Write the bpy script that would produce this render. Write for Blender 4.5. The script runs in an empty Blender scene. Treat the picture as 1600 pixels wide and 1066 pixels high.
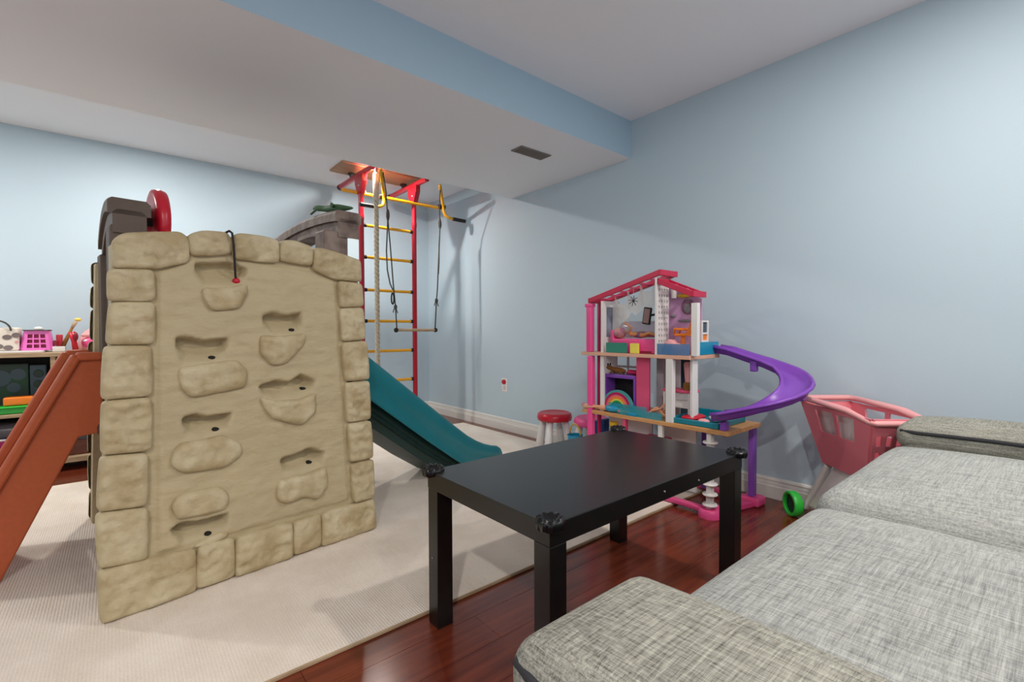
import bpy, bmesh, math, random
from math import sin, cos, pi, radians, sqrt, atan2
from mathutils import Vector, Matrix, noise
from mathutils.geometry import delaunay_2d_cdt
random.seed(7)
S = bpy.context.scene
COL = S.collection
# ------------------------------------------------------------------ camera, world, lights, exposure
cam_d = bpy.data.cameras.new('camera'); cam = bpy.data.objects.new('camera', cam_d); COL.objects.link(cam)
cam_d.sensor_width = 36; cam_d.lens = 735 / 1600 * 36; cam_d.clip_start = .02
cam.location = (0, 0, .86)
cam.rotation_mode = 'XYZ'
cam.rotation_euler = (Matrix.Rotation(radians(-40), 4, 'Z') @ Matrix.Rotation(radians(90 - 1.3), 4, 'X') @ Matrix.Rotation(radians(-.2), 4, 'Z')).to_euler('XYZ')
S.camera = cam
S.view_settings.view_transform = 'Standard'; S.view_settings.look = 'None'
S.view_settings.gamma = 1; S.view_settings.use_curve_mapping = False
S.view_settings.exposure = 0.37
W = bpy.data.worlds.new('world'); S.world = W; W.use_nodes = True
W.node_tree.nodes['Background'].inputs[0].default_value = (.97, .97, 1, 1)
W.node_tree.nodes['Background'].inputs[1].default_value = .8
LIGHTS = [  # x, y, power: recessed ceiling lamps
    (1.57, .11, 14, .09), (-.85, -.72, 32, .08), (.45, -1.15, 8, .10), (2.0, -1.2, 8, .10),
    (1.58, 3.63, 15, .06), (.15, 3.62, 13, .09), (-1.5, 3.6, 20, .09)]
CEIL = 2.2
for i, (x, y, p, r) in enumerate(LIGHTS):
    d = bpy.data.lights.new('ceiling_lamp_light', 'AREA'); d.shape = 'DISK'; d.size = r; d.energy = p
    d.color = (1, .95, .89)
    o = bpy.data.objects.new('ceiling_lamp_light', d); COL.objects.link(o); o.location = (x, y, CEIL - .012)

# ------------------------------------------------------------------ materials
def lin(c):
    return tuple(((v / 255) / 12.92 if v / 255 <= .04045 else ((v / 255 + .055) / 1.055) ** 2.4) for v in c) + (1,)
def mat(name, rgb, rough=.5, metal=0, var=0, vscale=6, bump=0, bscale=60, alpha=1, trans=0, emit=0, rgb2=None, stretch=(1, 1, 1), coat=0, spec=.5, detail=4):
    m = bpy.data.materials.new(name); m.use_nodes = True
    nt = m.node_tree; b = nt.nodes['Principled BSDF']
    b.inputs['Base Color'].default_value = lin(rgb); b.inputs['Roughness'].default_value = rough
    b.inputs['Metallic'].default_value = metal; b.inputs['Specular IOR Level'].default_value = spec
    b.inputs['Coat Weight'].default_value = coat
    if alpha < 1: b.inputs['Alpha'].default_value = alpha
    if trans: b.inputs['Transmission Weight'].default_value = trans
    if emit: b.inputs['Emission Color'].default_value = lin(rgb); b.inputs['Emission Strength'].default_value = emit
    tc = nt.nodes.new('ShaderNodeTexCoord'); mp = nt.nodes.new('ShaderNodeMapping')
    mp.inputs['Scale'].default_value = stretch
    nt.links.new(tc.outputs['Object'], mp.inputs[0])
    if var or rgb2:
        n = nt.nodes.new('ShaderNodeTexNoise'); n.inputs['Scale'].default_value = vscale; n.inputs['Detail'].default_value = detail
        nt.links.new(mp.outputs[0], n.inputs['Vector'])
        r = nt.nodes.new('ShaderNodeValToRGB')
        c1 = lin(rgb); c2 = lin(rgb2) if rgb2 else tuple(min(1, v * (1 - var)) for v in c1[:3]) + (1,)
        r.color_ramp.elements[0].position = .35; r.color_ramp.elements[1].position = .65
        r.color_ramp.elements[0].color = c2; r.color_ramp.elements[1].color = c1
        nt.links.new(n.outputs[0], r.inputs[0]); nt.links.new(r.outputs[0], b.inputs['Base Color'])
    if bump:
        n2 = nt.nodes.new('ShaderNodeTexNoise'); n2.inputs['Scale'].default_value = bscale; n2.inputs['Detail'].default_value = 5
        nt.links.new(mp.outputs[0], n2.inputs['Vector'])
        bp = nt.nodes.new('ShaderNodeBump'); bp.inputs['Strength'].default_value = bump; bp.inputs['Distance'].default_value = .01
        nt.links.new(n2.outputs[0], bp.inputs['Height']); nt.links.new(bp.outputs[0], b.inputs['Normal'])
    return m
def wood_mat(name, c1, c2, rough, stretch, scale=4, coat=0, rnd=.0):
    m = mat(name, c1, rough, rgb2=c2, vscale=scale, stretch=stretch, detail=8, coat=coat)
    if rnd:
        nt = m.node_tree; b = nt.nodes['Principled BSDF']
        oi = nt.nodes.new('ShaderNodeObjectInfo'); hs = nt.nodes.new('ShaderNodeHueSaturation')
        mr = nt.nodes.new('ShaderNodeMapRange'); mr.inputs[3].default_value = 1 - rnd; mr.inputs[4].default_value = 1 + rnd
        l = b.inputs['Base Color'].links[0]
        nt.links.new(oi.outputs['Random'], mr.inputs[0]); nt.links.new(mr.outputs[0], hs.inputs['Value'])
        nt.links.new(l.from_socket, hs.inputs['Color']); nt.links.new(hs.outputs[0], b.inputs['Base Color'])
    return m
def fabric_mat(name, light, dark, scale=1.0, fine=1.0):
    m = bpy.data.materials.new(name); m.use_nodes = True; nt = m.node_tree; b = nt.nodes['Principled BSDF']
    b.inputs['Roughness'].default_value = .95; b.inputs['Specular IOR Level'].default_value = .15
    tc = nt.nodes.new('ShaderNodeTexCoord'); fac = []
    for st, sc in (((9, 260, 260), 1), ((260, 9, 260), 1), ((40, 900, 900), 1.0), ((900, 40, 900), 1.0), ((3, 3, 3), .4)):
        mp = nt.nodes.new('ShaderNodeMapping'); mp.inputs['Scale'].default_value = [v * scale for v in st]
        n = nt.nodes.new('ShaderNodeTexNoise'); n.inputs['Scale'].default_value = 1; n.inputs['Detail'].default_value = 3
        nt.links.new(tc.outputs['Object'], mp.inputs[0]); nt.links.new(mp.outputs[0], n.inputs['Vector']); fac.append((n, sc))
    tot = None
    for n, sc in fac:
        a = nt.nodes.new('ShaderNodeMath'); a.operation = 'MULTIPLY'; a.inputs[1].default_value = sc / 4.4; nt.links.new(n.outputs[0], a.inputs[0])
        if tot:
            s = nt.nodes.new('ShaderNodeMath'); s.operation = 'ADD'; nt.links.new(tot.outputs[0], s.inputs[0]); nt.links.new(a.outputs[0], s.inputs[1]); tot = s
        else: tot = a
    r = nt.nodes.new('ShaderNodeValToRGB'); r.color_ramp.elements[0].position = .37; r.color_ramp.elements[1].position = .61
    r.color_ramp.elements[0].color = lin(dark); r.color_ramp.elements[1].color = lin(light)
    nt.links.new(tot.outputs[0], r.inputs[0]); nt.links.new(r.outputs[0], b.inputs['Base Color'])
    bp = nt.nodes.new('ShaderNodeBump'); bp.inputs['Strength'].default_value = .5; bp.inputs['Distance'].default_value = .004
    nt.links.new(tot.outputs[0], bp.inputs['Height']); nt.links.new(bp.outputs[0], b.inputs['Normal'])
    return m
M = dict(
    wall=mat('wall_paint', (189, 208, 219), .6, bump=.05, bscale=180, spec=.3),
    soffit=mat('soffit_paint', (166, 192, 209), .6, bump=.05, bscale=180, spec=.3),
    ceil=mat('ceiling_paint', (240, 241, 245), .8, bump=.06, bscale=220, spec=.2),
    trim=mat('trim_gloss', (226, 224, 218), .35),
    plank=wood_mat('cherry_laminate', (124, 56, 36), (94, 38, 23), .2, (.9, 11, 11), 3.2, rnd=.10),
    fabric=fabric_mat('sofa_tweed', (188, 191, 187), (106, 109, 107)),
    fabric2=fabric_mat('sofa_tweed_arm', (186, 185, 173), (66, 66, 63), 1.35),
    piping=mat('sofa_piping', (46, 46, 50), .9),
    black=mat('black_lacquer', (19, 18, 18), .3, var=.3, vscale=30, spec=.5),
    blackgloss=mat('black_rubber_gloss', (10, 10, 12), .06),
    stone=mat('moulded_stone', (198, 185, 152), .6, rgb2=(172, 154, 116), vscale=12, bump=.9, bscale=20),
    sand=mat('moulded_sand', (186, 171, 136), .6, var=.07, vscale=4, bump=.6, bscale=20, stretch=(1, 1, 2)),
    brown=mat('brown_plastic', (92, 78, 68), .6, var=.15, vscale=25, bump=.1, bscale=200),
    brownworn=mat('scuffed_brown_plastic', (88, 70, 62), .6, rgb2=(140, 124, 114), vscale=14, bump=.1, bscale=200),
    orange=mat('rust_orange_plastic', (186, 88, 46), .5, var=.08, vscale=60, bump=.05, bscale=200),
    teal=mat('teal_plastic', (0, 112, 124), .42, var=.06, vscale=8),
    tealshade=mat('shaded_teal_plastic', (14, 48, 44), .5),  # the slide's teal with shade put into the colour
    red=mat('red_plastic', (196, 24, 48), .3),
    redpaint=mat('red_paint', (176, 16, 40), .3, coat=.3),
    yellow=mat('yellow_paint', (236, 170, 20), .3, coat=.3),
    rubber=mat('black_rubber', (28, 24, 26), .7),
    darkhole=mat('bolt_hole', (22, 18, 14), .8),
    ply=wood_mat('plywood', (182, 144, 106), (150, 112, 80), .6, (2, 20, 20), 4),
    rope=mat('cream_rope', (206, 194, 172), .9, var=.2, vscale=60, bump=.3, bscale=200),
    cord=mat('grey_cord', (84, 84, 78), .9, var=.3, vscale=90),
    paleWood=wood_mat('pale_wood', (190, 166, 134), (164, 138, 106), .5, (2, 14, 14), 5),
    shelfshade=mat('shaded_shelf_back', (62, 62, 62), .8),  # dark grey stands in for the shade inside the bookcase
    beech=wood_mat('beech_deck', (214, 160, 104), (196, 140, 88), .5, (14, 2, 14), 5),
    pinkwood=mat('pale_pink_board', (226, 176, 150), .5, var=.1, vscale=8),
    pink=mat('pink_plastic', (240, 84, 150), .35), rose=mat('rose_plastic', (224, 84, 126), .35),
    magenta=mat('magenta_plastic', (178, 18, 84), .35), crimson=mat('crimson_roof_plastic', (196, 34, 74), .35),
    palepink=mat('pale_pink_plastic', (238, 168, 170), .4), coral=mat('dusty_pink_plastic', (226, 124, 136), .42),
    white=mat('white_plastic', (232, 230, 228), .35), offwhite=mat('grey_white_plastic', (204, 200, 204), .4),
    purple=mat('purple_plastic', (134, 76, 186), .35), lilac=mat('lilac_wall', (206, 160, 196), .5, rgb2=(190, 140, 186), vscale=20),
    aqua=mat('aqua_plastic', (30, 150, 190), .25, alpha=.9), aquaclear=mat('clear_aqua_plastic', (60, 170, 186), .15, alpha=.5),
    blueclear=mat('clear_blue_plastic', (90, 140, 190), .15, alpha=.68), greenclear=mat('clear_green_plastic', (66, 150, 130), .2, alpha=.85),
    tealtray=mat('teal_tray', (10, 128, 150), .3), yellowbox=mat('pale_yellow_plastic', (244, 226, 92), .5),
    clear=mat('clear_plastic', (176, 150, 170), .12, alpha=.42), net=mat('sheer_curtain', (232, 232, 230), .6, alpha=.6),
    orangetoy=mat('bright_orange_plastic', (242, 128, 28), .4), skin=mat('doll_skin', (226, 160, 122), .5), skin2=mat('doll_tan_skin', (206, 140, 84), .5),
    blond=mat('doll_hair', (214, 180, 140), .7, rgb2=(180, 120, 140), vscale=30), mauve=mat('mauve_cloth', (150, 110, 140), .8, rgb2=(110, 80, 100), vscale=40),
    green=mat('green_rubber', (70, 108, 72), .6, var=.2, vscale=40), lime=mat('lime_green_plastic', (52, 200, 70), .35),
    greenbox=mat('dark_green_card', (20, 74, 44), .6, rgb2=(44, 58, 60), vscale=14), greentray=mat('green_tray', (40, 160, 62), .4),
    cow=mat('cow_print', (232, 222, 210), .7), cowspot=mat('cow_spot', (120, 108, 106), .8), pinkstar=mat('pink_motif', (214, 160, 160), .7),
    hotpink=mat('hot_pink_plastic', (236, 110, 196), .35), darkred=mat('dark_red_plastic', (130, 20, 40), .4), blue=mat('blue_card', (20, 110, 180), .5), navy=mat('navy_card', (20, 60, 120), .5),
    metal=mat('grey_metal', (120, 116, 112), .45, metal=.6), vent=mat('vent_steel', (118, 112, 106), .5), ventdark=mat('duct_dark', (46, 42, 38), .9),
    bluepanel=mat('blue_grey_card', (66, 86, 100), .6), glow=mat('lamp_diffuser', (255, 240, 215), .5, emit=6), grey=mat('mid_grey', (130, 128, 132), .6),
    binlid=mat('smoky_clear_plastic', (92, 88, 98), .25, alpha=.85), magbin=mat('raspberry_plastic', (170, 20, 110), .45), screen=mat('toy_screen', (150, 120, 118), .3),
    photo=mat('window_print', (150, 156, 170), .4, rgb2=(96, 100, 112), vscale=12), rbgreen=mat('rainbow_green', (30, 150, 70), .5), rbyel=mat('rainbow_yellow', (240, 210, 90), .5),
    rborange=mat('rainbow_orange', (240, 130, 50), .5), rbpink=mat('rainbow_pink', (226, 90, 120), .5), rbteal=mat('rainbow_teal', (70, 150, 150), .5), gold=mat('mustard', (206, 166, 30), .5),
    plush=mat('brown_plush', (150, 104, 50), .95, var=.3, vscale=60), chalk=mat('chalk_scuff', (190, 180, 176), .9))
def rug_mat():
    m = mat('ribbed_carpet', (234, 224, 213), .95, rgb2=(222, 210, 197), vscale=5, spec=.1)
    nt = m.node_tree; b = nt.nodes['Principled BSDF']; tc = nt.nodes['Texture Coordinate']
    w = nt.nodes.new('ShaderNodeTexWave'); w.inputs['Scale'].default_value = 40; w.inputs['Distortion'].default_value = 1.4; w.inputs['Detail'].default_value = 2; w.inputs['Detail Scale'].default_value = 3
    n = nt.nodes.new('ShaderNodeTexNoise'); n.inputs['Scale'].default_value = 170
    nt.links.new(tc.outputs['Object'], w.inputs['Vector']); nt.links.new(tc.outputs['Object'], n.inputs['Vector'])
    a = nt.nodes.new('ShaderNodeMath'); a.operation = 'ADD'; nt.links.new(w.outputs[1], a.inputs[0]); nt.links.new(n.outputs[0], a.inputs[1])
    bp = nt.nodes.new('ShaderNodeBump'); bp.inputs['Strength'].default_value = .3; bp.inputs['Distance'].default_value = .004
    nt.links.new(a.outputs[0], bp.inputs['Height']); nt.links.new(bp.outputs[0], b.inputs['Normal'])
    mx = nt.nodes.new('ShaderNodeMixRGB'); mx.blend_type = 'MULTIPLY'; mx.inputs[0].default_value = .2
    l = b.inputs['Base Color'].links[0].from_socket
    nt.links.new(l, mx.inputs[1]); nt.links.new(n.outputs[0], mx.inputs[2])
    hs = nt.nodes.new('ShaderNodeHueSaturation'); hs.inputs['Value'].default_value = 1.2; nt.links.new(mx.outputs[0], hs.inputs['Color'])
    nt.links.new(hs.outputs[0], b.inputs['Base Color'])
    return m
M['rug'] = rug_mat()

# ------------------------------------------------------------------ mesh helpers
class MB:
    def __init__(s): s.v = []; s.f = []; s.m = []
    def add(s, vs, fs, mi=0):
        o = len(s.v); s.v += [tuple(v) for v in vs]; s.f += [tuple(i + o for i in f) for f in fs]; s.m += [mi] * len(fs); return s
    def box(s, x0, x1, y0, y1, z0, z1, mi=0):
        vs = [(x, y, z) for z in (z0, z1) for y in (y0, y1) for x in (x0, x1)]
        return s.add(vs, [(0, 2, 3, 1), (4, 5, 7, 6), (0, 1, 5, 4), (2, 6, 7, 3), (0, 4, 6, 2), (1, 3, 7, 5)], mi)
    def hexa(s, b4, t4, mi=0):
        return s.add(list(b4) + list(t4), [(3, 2, 1, 0), (4, 5, 6, 7), (0, 1, 5, 4), (1, 2, 6, 5), (2, 3, 7, 6), (3, 0, 4, 7)], mi)
    def bar(s, p, q, w, h, up=(0, 0, 1), mi=0):
        p = Vector(p); q = Vector(q); d = (q - p).normalized(); u = Vector(up)
        r = d.cross(u).normalized() * w / 2; u = r.cross(d).normalized() * h / 2
        return s.hexa([p - r - u, p + r - u, p + r + u, p - r + u], [q - r - u, q + r - u, q + r + u, q - r + u], mi)
    def tube(s, path, r, n=10, mi=0, cap=True, closed=False):
        P = [Vector(p) for p in path]; k = len(P); R = r if isinstance(r, (list, tuple)) else [r] * k
        vs = []; u = None
        for i, p in enumerate(P):
            if closed: d = (P[(i + 1) % k] - P[i - 1]).normalized()
            else: d = (P[min(i + 1, k - 1)] - P[max(i - 1, 0)]).normalized()
            if u is None: u = d.orthogonal().normalized()
            else: u = (u - d * u.dot(d)).normalized()
            w = d.cross(u)
            vs += [p + (u * cos(2 * pi * j / n) + w * sin(2 * pi * j / n)) * R[i] for j in range(n)]
        fs = [(i * n + j, i * n + (j + 1) % n, (i + 1) % k * n + (j + 1) % n, (i + 1) % k * n + j) for i in range(k if closed else k - 1) for j in range(n)]
        if cap and not closed: fs += [tuple(range(n))[::-1], tuple((k - 1) * n + j for j in range(n))]
        return s.add(vs, fs, mi)
    def lathe(s, prof, c=(0, 0, 0), n=24, mi=0, mtx=None, caps=True):
        vs = []
        for r, z in prof:
            for j in range(n):
                v = Vector((r * cos(2 * pi * j / n), r * sin(2 * pi * j / n), z))
                if mtx: v = mtx @ v
                vs.append(v + Vector(c))
        k = len(prof)
        fs = [(i * n + j, i * n + (j + 1) % n, (i + 1) * n + (j + 1) % n, (i + 1) * n + j) for i in range(k - 1) for j in range(n)]
        if caps and prof[0][0] > 1e-5: fs.append(tuple(range(n))[::-1])
        if caps and prof[-1][0] > 1e-5: fs.append(tuple((k - 1) * n + j for j in range(n)))
        return s.add(vs, fs, mi)
    def prism(s, poly, z0, z1, axis='z', mi=0):
        f = dict(z=lambda a, b, c: (a, b, c), y=lambda a, b, c: (a, c, b), x=lambda a, b, c: (c, a, b))[axis]
        n = len(poly)
        vs = [f(a, b, z0) for a, b in poly] + [f(a, b, z1) for a, b in poly]
        return s.add(vs, [tuple(range(n))[::-1], tuple(range(n, 2 * n))] + [(i, (i + 1) % n, n + (i + 1) % n, n + i) for i in range(n)], mi)
    def rbox(s, c, size, r, n=6, crown=0, mi=0, fn=None):
        h = [v / 2 for v in size]; c = Vector(c); vs = {}; out = []; fs = []
        def vid(p):
            k = tuple(round(q, 4) for q in p)
            if k not in vs:
                inner = Vector([max(-(h[i] - r), min(h[i] - r, p[i])) for i in range(3)])
                d = Vector(p) - inner
                q = inner + (d.normalized() * r if d.length > 1e-9 else d)
                a, b = q.x / h[0], q.y / h[1]
                if q.z > 0: q.z += crown * max(0, 1 - a ** 4) * max(0, 1 - b ** 4) * (q.z / h[2])
                q = q + c
                if fn: q = fn(q)
                vs[k] = len(out); out.append(q)
            return vs[k]
        def ticks(hh):
            t = [-hh]
            t += [-hh + r * (i / 3) for i in range(1, 4)]
            t += [-(hh - r) + 2 * (hh - r) * i / n for i in range(1, n)]
            t += [hh - r * (i / 3) for i in (3, 2, 1)] + [hh]
            return t
        T = [ticks(v) for v in h]
        for ax in range(3):
            a, b = (ax + 1) % 3, (ax + 2) % 3
            for sg in (-1, 1):
                for i in range(len(T[a]) - 1):
                    for j in range(len(T[b]) - 1):
                        q = []
                        for (ii, jj) in ((i, j), (i + 1, j), (i + 1, j + 1), (i, j + 1)):
                            p = [0, 0, 0]; p[ax] = sg * h[ax]; p[a] = T[a][ii]; p[b] = T[b][jj]; q.append(vid(p))
                        if len(set(q)) >= 3: fs.append(tuple(q if sg > 0 else q[::-1]))
        return s.add(out, fs, mi)
    def ball(s, c, r, n=12, mi=0):
        rr = r if isinstance(r, (tuple, list)) else (r, r, r)
        vs = []; k = n // 2
        for i in range(k + 1):
            t = pi * i / k
            for j in range(n):
                vs.append((c[0] + rr[0] * max(sin(t), 1e-3) * cos(2 * pi * j / n), c[1] + rr[1] * max(sin(t), 1e-3) * sin(2 * pi * j / n), c[2] - rr[2] * cos(t)))
        fs = [(i * n + j, i * n + (j + 1) % n, (i + 1) * n + (j + 1) % n, (i + 1) * n + j) for i in range(k) for j in range(n)]
        return s.add(vs, fs, mi)
    def panel(s, A, B, Cc, D, us, vs_, holes, mi=0):   # quad A-B (bottom), D-C (top), grid with holes {(i,j)}
        A, B, Cc, D = map(Vector, (A, B, Cc, D))
        P = [(A * (1 - u) + B * u) * (1 - v) + (D * (1 - u) + Cc * u) * v for v in vs_ for u in us]; n = len(us)
        return s.add(P, [(j * n + i, j * n + i + 1, (j + 1) * n + i + 1, (j + 1) * n + i) for j in range(len(vs_) - 1) for i in range(n - 1) if (i, j) not in holes], mi)
    def loft(s, secs, mi=0, cap=False):
        n = len(secs[0]); vs = [p for q in secs for p in q]
        fs = [(i * n + j, i * n + j + 1, (i + 1) * n + j + 1, (i + 1) * n + j) for i in range(len(secs) - 1) for j in range(n - 1)]
        return s.add(vs, fs, mi)
def obj(name, mb, m, parent=None, smooth=False, bevel=0, solid=0, sub=0, seg=2, soff=0):
    me = bpy.data.meshes.new(name); me.from_pydata([tuple(v) for v in mb.v], [], mb.f)
    ms = m if isinstance(m, (list, tuple)) else [m]
    for k in ms: me.materials.append(M[k] if isinstance(k, str) else k)
    for p, i in zip(me.polygons, mb.m): p.material_index = i
    bm = bmesh.new(); bm.from_mesh(me); bmesh.ops.recalc_face_normals(bm, faces=bm.faces); bm.to_mesh(me); bm.free()
    o = bpy.data.objects.new(name, me); COL.objects.link(o)
    if parent is not None:
        o.parent = parent
        if parent.get('worldspace'): o.matrix_parent_inverse = Matrix.Translation(-parent.location)
    if solid:
        d = o.modifiers.new('solid', 'SOLIDIFY'); d.thickness = solid; d.offset = soff
    if bevel:
        d = o.modifiers.new('bevel', 'BEVEL'); d.width = bevel; d.segments = seg; d.limit_method = 'ANGLE'; d.angle_limit = radians(40)
    if sub:
        d = o.modifiers.new('sub', 'SUBSURF'); d.levels = sub; d.render_levels = sub
    if smooth:
        me.polygons.foreach_set('use_smooth', [True] * len(me.polygons))
        if bevel or not smooth == 'all':
            try: me.set_sharp_from_angle(angle=radians(38))
            except Exception: pass
    return o
def tag(o, label, cat, group=None, kind=None):
    o['label'] = label; o['category'] = cat
    if group: o['group'] = group
    if kind: o['kind'] = kind
    return o
def thing(name, label, cat, loc=(0, 0, 0), rz=0, group=None):
    o = bpy.data.objects.new(name, None); COL.objects.link(o); o.empty_display_size = .05
    o.location = loc; o.rotation_euler = (0, 0, rz)
    if rz == 0: o['worldspace'] = 1       # children carry world coordinates, shifted back to this base
    return tag(o, label, cat, group)
def struct(name, mb, m, label, cat, **k):
    o = obj(name, mb, m, **k); tag(o, label, cat, kind='structure'); return o
def arc(c, r, a0, a1, n, ax='xz', rz=None):
    out = []
    for i in range(n + 1):
        t = radians(a0 + (a1 - a0) * i / n); p = [c[0], c[1], c[2]]
        a, b = 'xyz'.index(ax[0]), 'xyz'.index(ax[1]); p[a] += r * cos(t); p[b] += (rz or r) * sin(t); out.append(tuple(p))
    return out

# ------------------------------------------------------------------ room shell
XL, XR, YF, YB = -2.6, 2.55, -1.8, 4.42
SZ, SY0, SY1 = 1.963, 1.843, 3.038
fl = struct('floor', MB().box(XL, XR, YF, YB, -.06, -.012), 'darkhole', 'red brown cherry laminate plank floor', 'floor')
pw, plen = .128, 1.25
row = 0; y = YF
pm = []
while y < YB - .01:
    x = XL - (row * .47) % plen
    while x < XR - .01:
        x0, x1 = max(x, XL), min(x + plen, XR)
        if x1 - x0 > .02:
            o = obj('plank', MB().box(x0 + .0006, x1 - .0006, y + .0006, min(y + pw, YB) - .0006, -.012, 0), 'plank', fl)
        x += plen
    y += pw; row += 1
struct('wall_right', MB().box(XR, XR + .1, YF, YB, -.05, CEIL + .1), 'wall', 'pale blue painted wall along the right side', 'wall')
struct('wall_back', MB().box(XL - .1, XR + .1, YB, YB + .1, -.05, CEIL + .1), 'wall', 'pale blue painted wall at the far end behind the ladder', 'wall')
struct('wall_left', MB().box(XL - .1, XL, YF, YB, -.05, CEIL + .1), 'wall', 'pale blue painted wall on the left outside the picture', 'wall')
struct('ceiling', MB().box(XL, XR, YF, YB, CEIL, CEIL + .1), 'ceil', 'flat off-white ceiling of the basement room', 'ceiling')
sf = MB().box(XL, XR, SY0, SY1, SZ, CEIL)
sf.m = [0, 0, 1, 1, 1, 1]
struct('trim_1', sf, ['ceil', 'soffit'], 'dropped soffit crossing the room, blue face and off-white underside', 'soffit')
def baseboard(name, p, q, inn, label):
    prof = [(0, 0), (.016, 0), (.016, .062), (.012, .068), (.012, .074), (.009, .088), (.011, .093), (.006, .104), (0, .106)]
    p = Vector(p); q = Vector(q); n = Vector(inn)
    mb = MB(); k = len(prof)
    vs = [b + n * a + Vector((0, 0, z)) for b in (p, q) for a, z in prof]
    mb.add(vs, [(i, (i + 1) % k, k + (i + 1) % k, k + i) for i in range(k)] + [tuple(range(k)), tuple(range(k, 2 * k))])
    return struct(name, mb, 'trim', label, 'baseboard')
baseboard('baseboard_right', (XR, YF, 0), (XR, YB, 0), (-1, 0, 0), 'white moulded baseboard along the right wall')
baseboard('baseboard_back', (XL, YB, 0), (XR, YB, 0), (0, -1, 0), 'white moulded baseboard along the far wall')
# ceiling lamps
for i, (x, y, p, r) in enumerate(LIGHTS):
    t = thing('ceiling_lamp', ['recessed ceiling lamp above the sofa', 'recessed ceiling lamp behind the viewer to the left', 'recessed ceiling lamp behind the viewer', 'recessed ceiling lamp in the front right corner', 'recessed ceiling lamp beside the red climbing ladder', 'recessed ceiling lamp behind the soffit above the castle', 'recessed ceiling lamp at far left behind the soffit'][i], 'lamp', (x, y, CEIL))
    obj('trim_ring', MB().lathe([(r * .55, CEIL - .001), (r * .55, CEIL - .008), (r * .72, CEIL - .006), (r * .75, CEIL - .0005)], (x, y, 0), 24), 'white', t, smooth=True)
    obj('diffuser', MB().lathe([(0, CEIL - .004), (r * .54, CEIL - .004)], (x, y, 0), 24), 'glow', t)
# vent in the soffit
v = thing('ceiling_vent', 'rectangular metal air vent set in the soffit underside', 'vent', (1.99, 2.18, SZ))
obj('frame', MB().box(1.865, 2.115, 2.128, 2.139, SZ - .006, SZ).box(1.865, 2.115, 2.217, 2.228, SZ - .006, SZ).box(1.865, 1.876, 2.139, 2.217, SZ - .006, SZ).box(2.104, 2.115, 2.139, 2.217, SZ - .006, SZ), 'vent', v, bevel=.002)
obj('duct', MB().box(1.876, 2.104, 2.139, 2.217, SZ - .0015, SZ), 'ventdark', v)
for i in range(12):
    xx = 1.884 + i * .0193
    obj('louver', MB().bar((xx, 2.139, SZ - .004), (xx, 2.217, SZ - .004), .010, .0015, (.6, 0, 1)), 'vent', v)
# wall outlet
v = thing('wall_outlet', 'white wall outlet with a round red cover plug', 'outlet', (XR, 3.135, .39))
obj('plate', MB().rbox((XR - .003, 3.135, .39), (.006, .072, .118), .0025, 1), 'white', v, smooth=True)
obj('plug_cover', MB().lathe([(.02, 0), (.02, .012), (.016, .018), (0, .018)], (XR - .006, 3.135, .417), 20, mtx=Matrix.Rotation(-pi / 2, 3, 'Y')), 'red', v, smooth=True)
obj('socket', MB().rbox((XR - .0065, 3.135, .365), (.002, .03, .03), .0008, 1), 'offwhite', v)
# ------------------------------------------------------------------ rug
rg = MB()
rx0, rx1, ry0, ry1 = -2.2, 2.43, 1.247, 3.6
nx, ny = 60, 30
pts = []
for j in range(ny + 1):
    for i in range(nx + 1):
        x = rx0 + (rx1 - rx0) * i / nx; y = ry0 + (ry1 - ry0) * j / ny
        pts.append((x, y + (.004 * noise.noise((x * 3, 0, 1)) if j in (0, ny) else 0), .011 + .0015 * noise.noise((x * 2.5, y * 2.5, 0))))
rg.add(pts, [(j * (nx + 1) + i, j * (nx + 1) + i + 1, (j + 1) * (nx + 1) + i + 1, (j + 1) * (nx + 1) + i) for j in range(ny) for i in range(nx)])
rug = tag(obj('rug', rg, 'rug', solid=.0095, soff=-1), 'large beige ribbed carpet lying over the wood floor', 'rug')
obj('binding', MB().box(rx0, rx1, ry0 - .006, ry0 - .0005, .0005, .0115).box(rx0, rx1, ry1 + .0005, ry1 + .006, .0005, .0115).box(rx1 + .0005, rx1 + .006, ry0, ry1, .0005, .0115), 'paleWood', rug, bevel=.003)
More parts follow.
